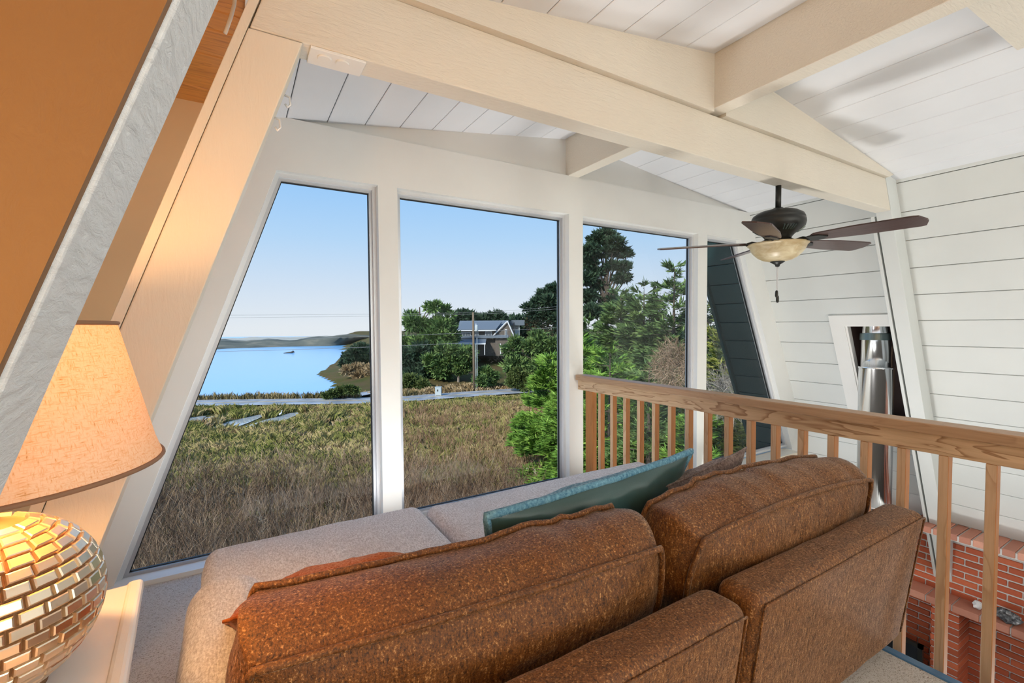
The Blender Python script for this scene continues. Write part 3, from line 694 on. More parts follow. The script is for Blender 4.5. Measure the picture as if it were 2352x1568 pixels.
# loose back cushions
boxed_cushion('back_cushion', 'rust brown sofa back cushion lit by the table lamp', 'cushion', 1.05, 0.30, 0.21, 0.060,
              (0.515, 1.045, -0.757), (math.radians(12), 0, math.radians(-4.0)), 'sofa_fabric', 3, 0.02,
              lines=((0.30, 0.17, 0.3, 0.95, 0.12, 0.02), (0.40, 0.16, -0.6, 0.8, 0.12, 0.02), (0.18, 0.18, 0.9, 0.3, 0.10, 0.018)))
boxed_cushion('back_cushion', 'chestnut brown sofa back cushion next to the railing', 'cushion', 1.10, 0.32, 0.21, 0.060,
              (1.70, 0.985, -0.755), (math.radians(12), 0, math.radians(-1.0)), 'sofa_fabric', 8, -0.03,
              lines=((-0.30, 0.16, 0.5, 0.85, 0.12, 0.02), (-0.18, 0.17, 0.4, 0.9, 0.12, 0.018), (-0.05, 0.16, 0.5, 0.85, 0.12, 0.018), (0.12, 0.17, 0.5, 0.85, 0.1, 0.018)))
# throw pillows
pillow('throw_pillow', 'teal satin throw pillow with a light blue plush front', 0.96, 0.42, 0.20, (1.10, 1.27, -0.735), (math.radians(20), math.radians(-2.5), math.radians(2)), 'blue_plush', 'teal_satin', 2, seam=0.013)
pillow('throw_pillow', 'rust orange knitted pillow tucked behind the lamp-lit back cushion', 0.50, 0.42, 0.14, (0.20, 1.38, -0.757), (math.radians(60), math.radians(0), math.radians(3)), 'rust_knit', 'rust_knit', 5)
pillow('throw_pillow', 'grey knitted pillow peeking over the chestnut back cushion', 0.46, 0.40, 0.16, (1.66, 1.25, -0.748), (math.radians(26), math.radians(-12), math.radians(-6)), 'grey_knit', 'grey_knit', 11)

# ------------------------------------------------------------------ end table and lamp
TZ = -0.62
tab = thing('end_table', 'white glossy end table at the sloped corner with a moulded edge', 'table', (-0.52, 1.10, FL), math.radians(4.5))
obj('table_top', MB().box(-0.34, 0.325, -0.33, 0.30, TZ-FL-0.03, TZ-FL), 'table_white', tab, bevel=0.012, segs=3)
obj('top_rim', MB().box(0.300, 0.332, -0.335, 0.305, TZ-FL-0.026, TZ-FL+0.004), 'white_trim', tab, bevel=0.010, segs=3)
obj('apron', MB().box(-0.31, 0.29, -0.30, 0.27, TZ-FL-0.12, TZ-FL-0.03), 'table_side', tab, bevel=0.004)
for x in (-0.29, 0.27):
    for y in (-0.28, 0.25): obj('leg', MB().box(x-0.022, x+0.022, y-0.022, y+0.022, 0, TZ-FL-0.03), 'table_side', tab, bevel=0.004)
LX, LY = -0.372, 1.10
lamp = thing('table_lamp', 'lit table lamp with linen shade on a round mosaic base', 'lamp', (LX, LY, TZ))
RB = 0.150; CZ = 0.152
obj('lamp_body', MB().lathe([(0.0, 0.0), (0.07, 0.0), (0.07, 0.012)]+[((RB-0.004)*math.sin(math.radians(t)), CZ-(RB-0.004)*math.cos(math.radians(t))) for t in range(28, 171, 6)]+[(0.02, CZ+RB-0.002), (0.012, CZ+RB+0.06), (0.0, CZ+RB+0.06)], 48), 'lamp_grout', lamp, smooth=True)
# mosaic: rows of small bevelled tiles; only those in the lower belt are hidden under the body
rows = 17; count = 0; spare = MB()
tile_objs = []
for i in range(rows):
    th0 = math.radians(24+(160-24)*i/rows); th1 = math.radians(24+(160-24)*(i+1)/rows)
    thm = (th0+th1)/2; rad = RB*math.sin(thm); k = max(10, int(round(2*math.pi*rad/0.034)))
    for j in range(k):
        a0 = 2*math.pi*(j+0.5*(i % 2))/k; a1_ = a0+2*math.pi/k
        tile_objs.append((i, th0, th1, a0, a1_))
def tile_mesh(mb, th0, th1, a0, a1_):
    gt = (th1-th0)*0.035; ga = (a1_-a0)*0.025
    def P(t, a, r): return (r*math.sin(t)*math.cos(a), r*math.sin(t)*math.sin(a), CZ-r*math.cos(t))
    lo = [(th0+gt, a0+ga), (th0+gt, a1_-ga), (th1-gt, a1_-ga), (th1-gt, a0+ga)]
    it = (th1-th0)*0.11; ia = (a1_-a0)*0.075
    hi = [(th0+it, a0+ia), (th0+it, a1_-ia), (th1-it, a1_-ia), (th1-it, a0+ia)]
    i2, j2 = (th1-th0)*0.20, (a1_-a0)*0.14
    top = [(th0+i2, a0+j2), (th0+i2, a1_-j2), (th1-i2, a1_-j2), (th1-i2, a0+j2)]
    return mb.add([P(t, a, RB-0.004) for t, a in lo]+[P(t, a, RB+0.0022) for t, a in hi]+[P(t, a, RB+0.0034) for t, a in top],
                  [(0, 1, 5, 4), (1, 2, 6, 5), (2, 3, 7, 6), (3, 0, 4, 7), (4, 5, 9, 8), (5, 6, 10, 9), (6, 7, 11, 10), (7, 4, 8, 11), (8, 9, 10, 11)])
cdir = math.atan2(-LY, -LX)
def facing(t): return math.cos(((t[3]+t[4])/2)-cdir)*math.sin((t[1]+t[2])/2)
tile_objs.sort(key=facing, reverse=True)
for q, t_ in enumerate(tile_objs):
    if q < 240: obj('mosaic_tile', tile_mesh(MB(), *t_[1:]), 'mosaic_tile', lamp, smooth=False)
    else: tile_mesh(spare, *t_[1:])
o = obj('mosaic_tiles_far_side', spare, 'mosaic_tile', lamp); o['kind'] = 'stuff'
SHB, SHT, RBOT, RTOP = 0.378, 0.630, 0.242, 0.180
sh = obj('lamp_shade', MB().lathe([(RBOT, SHB), (RBOT-0.010, SHB+0.03), (RTOP, SHT)], 96), 'linen_shade', lamp, smooth=True)
for r, z, w_ in ((RBOT, SHB, 0.004), (RTOP, SHT, 0.004)):
    obj('shade_rim', MB().tube([((r+0.0005)*math.cos(2*math.pi*k/72), (r+0.0005)*math.sin(2*math.pi*k/72), z) for k in range(72)], w_, 6, closed=True), 'shade_trim', sh, smooth=True)
obj('harp', MB().tube([(0.0, 0.0, CZ+RB+0.04), (0.03, 0, CZ+RB+0.10), (0.05, 0, CZ+RB+0.2), (0.0, 0, SHT-0.01)], 0.003, 6), 'bronze', lamp)
bulb = bpy.data.lights.new('lamp_bulb', 'POINT'); bulb.energy = 19; bulb.color = (1.0, 0.52, 0.19); bulb.shadow_soft_size = 0.035
bo = bpy.data.objects.new('lamp_bulb', bulb); COL.objects.link(bo); bo.parent = lamp; bo.location = (0, 0, 0.565)

# ------------------------------------------------------------------ flue pipe
PX, PY = 5.55, 2.075
fl = thing('flue_pipe', 'polished steel flue pipe rising through the wall slot', 'flue', (PX, PY, -2.88))
zz = lambda z: z+2.88
obj('lower_pipe', MB().lathe([(0.0, zz(-2.88)), (0.145, zz(-2.88)), (0.145, zz(-0.455)), (0.150, zz(-0.452)), (0.150, zz(-0.440)), (0.142, zz(-0.436)), (0.0, zz(-0.436))], 48), 'chrome', fl, smooth=True)
obj('upper_pipe', MB().lathe([(0.0, zz(-0.44)), (0.130, zz(-0.44)), (0.130, zz(0.5)), (0.0, zz(0.5))], 48), 'chrome', fl, smooth=True)
obj('pipe_clamp', MB().lathe([(0.128, zz(-0.165)), (0.140, zz(-0.165)), (0.140, zz(-0.100)), (0.128, zz(-0.100))], 48), 'galvanised', fl, smooth=False)
for z in (-1.86, -1.92): obj('pipe_ring', MB().lathe([(0.144, zz(z)), (0.153, zz(z)), (0.153, zz(z+0.02)), (0.144, zz(z+0.02))], 48), 'chrome', fl, smooth=True)

# ------------------------------------------------------------------ brick fireplace in the room below
fp = thing('brick_fireplace', 'red brick fireplace wall with a rowlock ledge and mantel shelf', 'fireplace', (6.45, 1.4, GF))
FO = Vector((6.45, 1.4, GF))
def lo(mb): return rel(mb, tuple(FO))
obj('mortar_core', lo(MB().box(6.46, 6.75, 0.3, 2.9, -2.89, -2.08).box(6.31, 6.8, 1.605, 1.815, GF, -2.955).box(6.63, 6.8, 0.3, 2.9, GF, -2.9).box(6.22, 6.7, 0.3, 2.9, -2.953, -2.892).box(6.02, 6.5, 0.3, 2.9, -2.15, -2.095)), 'mortar', fp)
BL, BH = 0.196, 0.056; PYc, PZc = 0.208, 0.0715
def brick_obj(sx, sy, sz, material, key, cache={}):
    if key not in cache:
        me = MB().box(-sx/2, sx/2, -sy/2, sy/2, -sz/2, sz/2).mesh('brick'); fix_normals(me); me.materials.append(MATS[material]); cache[key] = me
    o = obj('brick', cache[key], None, fp, bevel=0.004, segs=1); return o
nb = 0
for r in range(10):                                   # wall between ledge and mantel
    z = -2.892+PZc*(r+0.5)
    for k in range(-2, 8):
        y = 1.4+PYc*(k-2+0.5*(r % 2))
        if 0.5 < y < 2.6:
            o = brick_obj(0.10, BL, BH, 'brick_red', 'stretcher'); o.location = Vector((6.50-random.uniform(0, 0.004), y, z))-FO; nb += 1
for k in range(22):                                   # rowlock ledge and mantel
    y = 0.62+0.098*k
    o = brick_obj(0.34, 0.082, 0.064, 'brick_pink', 'ledge'); o.location = Vector((6.18, y, -2.112))-FO
for k in range(11):
    y = 0.70+PYc*k
    o = brick_obj(0.30, BL, 0.072, 'brick_pink', 'mantel'); o.location = Vector((6.355, y, -2.918))-FO
for r in range(14):                                   # pier under the mantel
    z = -2.99-PZc*r
    o = brick_obj(0.45, 0.226, BH, 'brick_red', 'pier'); o.location = Vector((6.52, 1.71, z))-FO
for r in range(14):                                   # recessed back wall
    z = -2.99-PZc*r
    for k in range(-3, 7):
        y = 1.4+PYc*(k-2+0.5*(r % 2))
        if 0.6 < y < 2.5:
            o = brick_obj(0.10, BL, BH, 'brick_red', 'stretcher'); o.location = Vector((6.66, y, z))-FO; nb += 1
def rock(name, loc, size, seed, material, label, cat='rock'):
    import bmesh
    bm = bmesh.new(); bmesh.ops.create_icosphere(bm, subdivisions=4, radius=1.0)
    for v in bm.verts:
        k = 1+0.45*noise.noise(v.co*1.3+Vector((seed, 0, 0)))+0.2*noise.noise(v.co*3.7+Vector((0, seed, 0)))
        v.co = Vector((v.co.x*size[0], v.co.y*size[1], v.co.z*size[2]))*k
    me = bpy.data.meshes.new(name); bm.to_mesh(me); bm.free()
    zmin = min(v.co.z for v in me.vertices)
    me.transform(Matrix.Translation((0, 0, -zmin)))
    o = obj(name, me, material); o.location = loc; return tag(o, label, cat)
rock('mantel_rock', (6.30, 1.255, -2.882), (0.055, 0.095, 0.055), 3.3, 'stone_grey', 'dark grey jagged rock resting on the brick mantel')
rock('mantel_shell', (6.33, 1.475, -2.882), (0.03, 0.035, 0.035), 8.1, 'bird_white', 'small white shell on the brick mantel', 'shell')
sc_ = thing('fire_screen', 'dark glass fire screen standing before the left hearth recess', 'fire screen', (6.2, 2.25, GF))
obj('glass_panel', MB().box(-0.01, 0.01, -0.36, 0.36, 0.05, 0.52), 'dark_glass', sc_)
obj('screen_frame', MB().box(-0.02, 0.02, -0.40, -0.36, 0, 0.56).box(-0.02, 0.02, 0.36, 0.40, 0, 0.56).box(-0.02, 0.02, -0.40, 0.40, 0.52, 0.56).box(-0.02, 0.02, -0.40, 0.40, 0.0, 0.05), 'bronze', sc_)

# ------------------------------------------------------------------ the view outside
ZG = -8.0
CR, CF = Vector((rgt2.x, rgt2.y)), Vector((fwd.x, fwd.y)).normalized()
def ray(px, py): return rgt2*((px-1176)/F_PX)-up2*((py-784)/F_PX)+fwd
def on_z(px, py, z): r = ray(px, py); return r*(z/r.z)
def at_d(px, py, d): r = ray(px, py); return r*(d/(r.x*CF.x+r.y*CF.y))   # point at forward distance d
def zpx(px, py, d): return at_d(px, py, d).z
def sd(x, y): return x*CF.y-y*CF.x, x*CF.x+y*CF.y                         # (right, forward) of a ground point
def sd_arr(s, d): return s*CF.y+d*CF.x, -s*CF.x+d*CF.y                    # back to x, y
RND = lambda a, b, n=None: RNG.uniform(a, b, n)
def shore(d): return np.interp(d, [46, 52, 62, 80, 110, 170, 400], [-13.0, -16.5, -24.0, -34.0, -42.0, -62.0, -150.0])
ROAD = [on_z(px, py, ZG+0.12) for px, py in ((60, 931), (250, 929), (430, 925), (640, 922), (845, 919), (915, 916), (1000, 910), (1080, 904), (1200, 896), (1330, 888), (1500, 880))]
ROAD_SD = [sd(p.x, p.y) for p in ROAD]
def road_d(s): return np.interp(s, [q[0] for q in ROAD_SD], [q[1] for q in ROAD_SD])
def ground_z(s, d):
    s = np.asarray(s, float); d = np.asarray(d, float)
    z = np.full(np.broadcast(s, d).shape, ZG)
    rd = road_d(s)
    z = z+np.clip((d-rd-4)*0.11, 0, 4.2)*np.clip((s-shore(d)-3)/10, 0, 1)      # land rises behind the road
    z = z+np.clip((s-2)*0.06, 0, 1.5)*np.clip((40-d)/20, 0, 1)                  # bank under the near trees
    z = np.where((d > rd+2.6) & (s < shore(d)), ZG-1.0, z)                      # lake bed
    return z
gs = np.concatenate([np.arange(-170, -60, 6), np.arange(-60, 90, 1.25), np.arange(90, 200, 8)]); gd = np.concatenate([np.arange(3.6, 62, 1.0), np.arange(62, 130, 2), np.arange(130, 420, 10)])
S, Dd = np.meshgrid(gs, gd, indexing='ij'); Zz = ground_z(S, Dd); Xx, Yy = sd_arr(S, Dd)
na, nb_ = S.shape; idx = np.arange(na*nb_).reshape(na, nb_)
gm = MB(); gm.v = list(zip(Xx.ravel().tolist(), Yy.ravel().tolist(), Zz.ravel().tolist()))
gm.f = np.stack([idx[:-1, :-1], idx[1:, :-1], idx[1:, 1:], idx[:-1, 1:]], -1).reshape(-1, 4).tolist()
struct('ground', gm.mesh('ground'), 'marsh_soil', label='marshy ground below the house', smooth=True)
lk = MB(); lp = [sd_arr(s, d) for s, d in ((-330, 40), (-5, 42), (-5, 420), (-330, 420))]
lk.add([(x, y, ZG-0.28) for x, y in lp], [(0, 1, 2, 3)])
struct('lake', lk.mesh('lake'), 'lake_water', label='calm light blue lake beyond the road')
def ribbon(pts, o0, o1, dz):
    mb = MB(); vs = []
    for i, p in enumerate(pts):
        d = (pts[min(i+1, len(pts)-1)]-pts[max(i-1, 0)]); n = Vector((-d.y, d.x, 0)).normalized()
        vs += [p+n*o0+Vector((0, 0, dz)), p+n*o1+Vector((0, 0, dz))]
    k = len(pts); mb.add(vs, [(2*i, 2*i+1, 2*i+3, 2*i+2) for i in range(k-1)]); return mb
rdo = struct('road', ribbon(ROAD, -2.0, 2.0, 0.0), 'asphalt', label='grey two lane road between marsh and lake')
obj('centre_line', ribbon(ROAD, -0.10, 0.08, 0.012), 'road_line', rdo)
obj('edge_line', ribbon(ROAD, 1.72, 1.82, 0.012), 'road_edge_line', rdo); obj('edge_line', ribbon(ROAD, -1.82, -1.72, 0.012), 'road_edge_line', rdo)
drv = [on_z(px, py, ZG+0.13) for px, py in ((770, 915), (812, 908), (850, 901), (900, 893))]
struct('driveway', ribbon(drv, -1.0, 1.0, 0.01), 'asphalt', label='dark side road joining at the bend')

# far shore: scrub covered dunes across the lake
def ridge(name, pts, d0, depth, material, label, seed, amp):
    mb = MB(); vs = []; n = 150
    for i in range(n+1):
        t = i/n; px = pts[0][0]+(pts[-1][0]-pts[0][0])*t
        top = np.interp(px, [p[0] for p in pts], [p[1] for p in pts])
        zt = zpx(px, top, d0+depth*0.5)+amp*noise.noise(Vector((px*0.02, seed, 0)))+amp*0.6*noise.noise(Vector((px*0.09, seed, 3)))
        front = at_d(px, 800, d0*np.interp(px, [p[0] for p in pts], [p[2] for p in pts]))
        mid = at_d(px, 800, d0+depth*0.25); cr_ = at_d(px, 800, d0+depth*0.5); bk_ = at_d(px, 800, d0+depth)
        vs += [(front.x, front.y, ZG-0.4), (front.x*0.7+mid.x*0.3, front.y*0.7+mid.y*0.3, ZG-0.3+0.35*(zt-ZG)), (mid.x, mid.y, ZG+0.85*(zt-ZG)), (cr_.x, cr_.y, zt), (bk_.x, bk_.y, ZG-0.4)]
    k = 5; mb.add(vs, [(i*k+j, i*k+j+1, (i+1)*k+j+1, (i+1)*k+j) for i in range(n) for j in range(k-1)])
    return struct(name, mb, material, label=label, smooth=True)
ridge('dune_hill', [(-500, 788, 0.80), (380, 784, 0.86), (470, 780, 0.88), (520, 779, 0.95), (640, 778, 1.02), (760, 772, 1.06), (800, 770, 1.12), (860, 772, 1.2), (1000, 776, 1.2), (1300, 774, 1.2), (2000, 774, 1.2)], 190, 60, 'dune_scrub', 'low dark scrub covered dunes on the far shore', 1.5, 0.9)
ridge('sand_dune', [(-500, 779, 1.0), (480, 777, 1.0), (700, 773, 1.0), (850, 770, 1.0), (1000, 772, 1.0), (2000, 772, 1.0)], 270, 60, 'dune_sand', 'pale bare sand dunes behind the scrub', 7.5, 0.7)

# ponds in the marsh
PONDS = []
for k, (px, py, a, b) in enumerate(((540, 973, 1.1, 3.4), (603, 974, 1.1, 2.6), (632, 966, 0.9, 3.6), (690, 960, 0.55, 2.6), (790, 966, 0.5, 2.4), (735, 1000, 0.5, 1.6), (415, 970, 0.9, 3.0), (480, 964, 1.3, 1.6))):
    c = on_z(px, py, ZG+0.05); cs, cd = sd(c.x, c.y); PONDS.append((cs, cd, a, b)); mb = MB(); n = 28; vs = []
    for t in range(n):
        th = t*6.2832/n; rr = 1+0.3*noise.noise(Vector((math.cos(th)*1.5, math.sin(th)*1.5, k*5)))
        x, y = sd_arr(cs+a*0.95*rr*math.cos(th), cd+b*1.0*rr*math.sin(th)); vs.append((x, y, ZG+0.05+0.004*k))
    mb.add(vs, [tuple(range(n))])
    struct('pond', mb, 'pond_water', label='shallow pond glinting in the marsh')

# ---- grass, reeds and bare brush: nobody could count these
def blades(s, d, h, wdt, lean, bend=0.5, az=None):
    n = len(s); x, y = sd_arr(s, d); z = ground_z(s, d)
    az = RND(0, 2*np.pi, n) if az is None else az
    ln = h*lean
    ca, sa = np.cos(az), np.sin(az); fa = RND(0, np.pi, n); wx, wy = np.cos(fa)*wdt/2, np.sin(fa)*wdt/2
    P = np.zeros((n, 4, 3))
    P[:, 0] = np.stack([x-wx, y-wy, z-0.05], 1); P[:, 3] = np.stack([x+wx, y+wy, z-0.05], 1)
    mx, my, mz = x+ca*ln*0.35, y+sa*ln*0.35, z+h*0.62
    P[:, 1] = np.stack([mx-wx*0.8, my-wy*0.8, mz], 1); P[:, 2] = np.stack([x+ca*ln, y+sa*ln, z+h*(1-bend*lean*0.5)], 1)
    return P
def tussocks(name, label, n, per, srange, drange, h, wdt, material, keep=None, lean=(0.3, 1.0), rad=0.35):
    s0 = RND(*srange, n); q = RND(0, 1, n); d0 = drange[0]*(drange[1]/drange[0])**q
    s0 = s0*d0/30.0 if srange[1]-srange[0] > 1 else s0
    if keep is not None: k = keep(s0, d0); s0, d0 = s0[k], d0[k]
    n = len(s0); hh = RND(*h, n)
    a = RND(0, 2*np.pi, (n, per)); r = rad*np.sqrt(RND(0, 1, (n, per)))
    s = (s0[:, None]+r*np.cos(a)).ravel(); d = (d0[:, None]+r*np.sin(a)).ravel()
    H = (hh[:, None]*RND(0.6, 1.1, (n, per))).ravel(); W = wdt*np.repeat(d0, per)/25*RND(0.6, 1.4, n*per)
    wind = -0.9
    azb = -a.ravel()+YAW*0-0.54+RNG.normal(size=n*per)*0.5
    o = tri_mesh(name, blades(s, d, H*(1-0.35*(r.ravel()/rad)**2), W, RND(*lean, n*per), 0.5, azb), material, nv=4)
    tag(o, label, 'grass', kind='stuff'); return o
def dryland(s, d): return ~((d > road_d(s)-2.6) & (d < road_d(s)+2.6)) & ~((d > road_d(s)+2.6) & (s < shore(d)))
marsh = lambda s, d: (d < road_d(s)-5.0)
def dry(s, d):
    ok = np.ones(len(s), bool)
    for ps, pd, pa, pb_ in PONDS: ok &= ((s-ps)/(pa+0.35))**2+((d-pd)/(pb_+1.2))**2 > 1.0
    return ok
wet = lambda s, d: marsh(s, d) & dry(s, d)
tussocks('marsh_grass', 'olive green tussocks of marsh grass', 5200, 84, (-31, 1), (21, 45.5), (0.45, 1.05), 0.015, 'grass_mix', wet, (0.1, 0.75), 0.55)
tussocks('dry_grass', 'dry straw coloured grass among the tussocks', 2600, 70, (-31, 10), (20, 45.5), (0.5, 1.0), 0.014, 'grass_dry', wet, (0.1, 0.7), 0.5)
tussocks('reeds', 'narrow belt of brown reeds along the lake bank', 9000, 18, (-32, -6), (46, 56), (0.55, 1.15), 0.020, 'reed_mix', lambda s, d: (d > road_d(s)+1.95) & (d < road_d(s)+2.7) & ((s < -17.0) | (s > -15.4)), (0.1, 0.4), 0.3)
tussocks('verge_grass', 'pale dry grass on the far road verge', 2600, 22, (-12, 10), (42, 60), (0.3, 0.75), 0.030, 'grass_dry', lambda s, d: (d > road_d(s)+2.1) & (d < road_d(s)+6.5) & (s > shore(d)+1), (0.2, 0.7))
tussocks('verge_grass', 'short yellow green grass on the near road verge', 4000, 24, (-27, 8), (38, 52), (0.15, 0.35), 0.020, 'grass_mix', lambda s, d: (d < road_d(s)-2.1) & (d > road_d(s)-6.0))
def brush(name, label, n, srange, drange, h, material, stems=12, keep=None, wd=0.012, spread=0.55):
    s0 = RND(*srange, n); d0 = drange[0]*(drange[1]/drange[0])**RND(0, 1, n); s0 = s0*d0/30.0
    if keep is not None: k = keep(s0, d0); s0, d0 = s0[k], d0[k]
    n = len(s0); quads = []
    x, y = sd_arr(s0, d0); z = ground_z(s0, d0); B = np.stack([x, y, z], 1)
    def seg(p, q, w0, w1):
        a = q-p; side = np.cross(a, RNG.normal(size=a.shape)); side /= np.linalg.norm(side, axis=1)[:, None]+1e-9
        quads.append(np.stack([p-side*w0[:, None], p+side*w0[:, None], q+side*w1[:, None], q-side*w1[:, None]], 1))
    wsc = d0/16
    for k in range(stems):
        hh = RND(*h, n); az = RND(0, 6.2832, n); ln = RND(0.1, spread, n)*hh
        p = B+np.stack([RND(-0.25, 0.25, n), RND(-0.25, 0.25, n), np.zeros(n)], 1)
        mid = p+np.stack([np.cos(az)*ln*0.4, np.sin(az)*ln*0.4, hh*0.5], 1); tip = p+np.stack([np.cos(az)*ln, np.sin(az)*ln, hh], 1)+RNG.normal(size=(n, 3))*0.06
        seg(p, mid, wd*wsc, wd*0.75*wsc); seg(mid, tip, wd*0.75*wsc, wd*0.3*wsc)
        for j in range(4):
            t = RND(0.25, 0.95, n)[:, None]; b0 = np.where(t < 0.5, p+(mid-p)*t*2, mid+(tip-mid)*(t*2-1))
            e = b0+np.stack([RND(-0.30, 0.30, n), RND(-0.30, 0.30, n), RND(0.05, 0.40, n)], 1)*hh[:, None]*0.55
            seg(b0, e, wd*0.5*wsc, wd*0.2*wsc)
    o = tri_mesh(name, np.concatenate(quads), material, nv=4); tag(o, label, 'brush', kind='stuff'); return o
brush('bare_brush', 'tangled bare brown brush in front of the house', 1300, (-31, 14), (11.5, 25), (0.8, 1.9), 'twig_brown', 10, wd=0.007)
brush('bare_brush', 'grey dead stems among the brown brush', 520, (-31, 10), (12, 23), (0.7, 1.5), 'twig_grey', 8, wd=0.007, spread=1.1)
brush('bare_brush', 'reddish bare thicket on the open ground beside the green fir', 1200, (-9, 9), (16, 42), (0.7, 1.4), 'twig_red', 10, lambda s, d: d < road_d(s)-7, wd=0.007)
brush('bare_brush', 'dark upright twigs standing over the paler brush', 420, (-31, 6), (12, 21), (1.2, 2.2), 'twig_dark', 9, wd=0.009, spread=0.8)
tussocks('brush_grass', 'straw grass at the feet of the bare brush', 1900, 34, (-31, 14), (11.5, 26), (0.2, 0.55), 0.014, 'grass_dry', None, (0.3, 1.1), 0.5)
tussocks('brush_grass', 'dark green grass at the feet of the bare brush', 1700, 34, (-31, 14), (11.5, 26), (0.2, 0.5), 0.014, 'grass_mix', None, (0.3, 1.1), 0.5)

# ---- trees, each one a thing with trunk and foliage
def sprays(p, dirv, length, width):
    n = len(p); side = np.cross(dirv, RNG.normal(size=(n, 3))); side /= np.linalg.norm(side, axis=1)[:, None]+1e-9
    l = length[:, None]; w_ = width[:, None]
    return np.stack([p, p+dirv*l*0.45+side*w_, p+dirv*l, p+dirv*l*0.45-side*w_], 1)
def tree_root(name, label, px, d, base=None, group=None):
    q = at_d(px, 800, d); s, dd = sd(q.x, q.y); z = float(ground_z(s, dd)) if base is None else base
    return thing(name, label, 'tree', (q.x, q.y, z), 0, group), z
def spruce(label, px, top, d, R, material, nspray=16000, low=0.0, base=None, taper=0.8, leaf=1.0, group=None, nb=150, trunk='bark'):
    nspray = int(nspray*1.2)
    root, z0 = tree_root('conifer_tree', label, px, d, base, group); H = zpx(px, top, d)-z0
    t = low+(1-low)*(1-RND(0, 1, nb)**0.75); t = np.clip(t, 0.0, 0.985); az = RND(0, 6.2832, nb)
    L = R*(1-t)**taper*RND(0.65, 1.12, nb)+0.30*R/3
    k = RNG.choice(nb, nspray, p=L/L.sum()); r = np.sqrt(RND(0.02, 1, nspray)); rl = r*L[k]
    ca, sa = np.cos(az[k]), np.sin(az[k]); lat = RNG.normal(size=nspray)*0.16*L[k]*(1.15-r)
    droop = (0.10-0.55*r**1.5*(1-t[k]))*L[k]*0.6+0.25*L[k]*t[k]*r
    p = np.stack([ca*rl-sa*lat, sa*rl+ca*lat, t[k]*H+droop+RNG.normal(size=nspray)*0.06*L[k]-np.abs(lat)*0.25], 1)
    dv = np.stack([ca+RNG.normal(size=nspray)*0.55, sa+RNG.normal(size=nspray)*0.55, RND(-0.35, 0.35, nspray)+0.5*t[k]], 1); dv /= np.linalg.norm(dv, axis=1)[:, None]
    sc = d/22*leaf
    o = tri_mesh('foliage', sprays(p, dv, RND(0.24, 0.50, nspray)*sc, RND(0.022, 0.045, nspray)*sc), material, root, nv=4)
    lead = MB().tube([(0, 0, 0), (0, 0, H*0.5), (0.03, 0, H*0.97)], [0.02*H, 0.012*H, 0.01], 8)
    obj('trunk', lead, trunk, root)
    br_ = MB()
    for j in range(0, nb, 3): br_.tube([(0, 0, t[j]*H-0.02), (math.cos(az[j])*L[j]*0.8, math.sin(az[j])*L[j]*0.8, t[j]*H+0.02*L[j])], [0.03, 0.008], 4, cap=False)
    ob = obj('branches', br_, trunk, root); ob['kind'] = 'stuff'
    return root
def clump_tree(name, label, px, d, clumps, material, trunk_px, nspray=9000, flat=0.6, leaf=1.0, base=None, group=None, trunk_mat='bark', trunk_r=0.18):
    """crown built of foliage clumps given in picture coordinates (x, y, radius) around distance d"""
    root, z0 = tree_root(name, label, trunk_px, d, base, group); O = Vector(root.location)
    tot = sum(c[2]**2 for c in clumps); allp = []; br_ = MB(); top = z0
    mpp = d/F_PX
    for (cx, cy, cr_) in clumps:
        dd = d+random.uniform(-1, 1)*cr_*mpp*0.9; C = np.array(at_d(cx, cy, dd)-O); R_ = cr_*mpp
        n = max(60, int(nspray*cr_**2/tot)); v = RNG.normal(size=(n, 3)); v /= np.linalg.norm(v, axis=1)[:, None]; r = RND(0.35, 1.0, n)**0.6
        bumpy = 1+0.25*np.sin(v[:, 0]*7+cx)+0.2*np.sin(v[:, 2]*9+cy)
        p = C+v*(r*bumpy)[:, None]*np.array([R_, R_, R_*flat])
        dv = v+RNG.normal(size=(n, 3))*0.5+np.array([0, 0, 0.35]); dv /= np.linalg.norm(dv, axis=1)[:, None]
        sc = d/40*leaf
        allp.append(sprays(p, dv, RND(0.35, 0.7, n)*sc, RND(0.06, 0.12, n)*sc)); top = max(top, C[2])
        q0 = Vector((0, 0, max(0.3, C[2]*0.75))); br_.tube([q0, q0.lerp(Vector(C), 0.5)+Vector((0, 0, 0.1)), Vector(C)], [trunk_r*0.5, trunk_r*0.3, trunk_r*0.12], 5, cap=False)
    tri_mesh('foliage', np.concatenate(allp), material, root, nv=4)
    zt = max(c[2] for c in [np.array(at_d(c[0], c[1], d)-O) for c in clumps])
    obj('trunk', MB().tube([(0, 0, -0.2), (0.05, 0, zt*0.5), (0, 0, zt)], [trunk_r, trunk_r*0.8, trunk_r*0.3], 8), trunk_mat, root)
    ob = obj('branches', br_, trunk_mat, root); ob['kind'] = 'stuff'
    return root
def crown(x0, x1, y0, y1, n, r, seed, shape='round'):
    rr = random.Random(seed); out = []
    while len(out) < n:
        u, v = rr.uniform(-1, 1), rr.uniform(-1, 1)
        if shape == 'round' and u*u+v*v > 1: continue
        if shape == 'dome' and (u*u+max(0, -v)**2 > 1): continue
        out.append(((x0+x1)/2+u*(x1-x0)/2, (y0+y1)/2+v*(y1-y0)/2, r*rr.uniform(0.7, 1.25)))
    return out
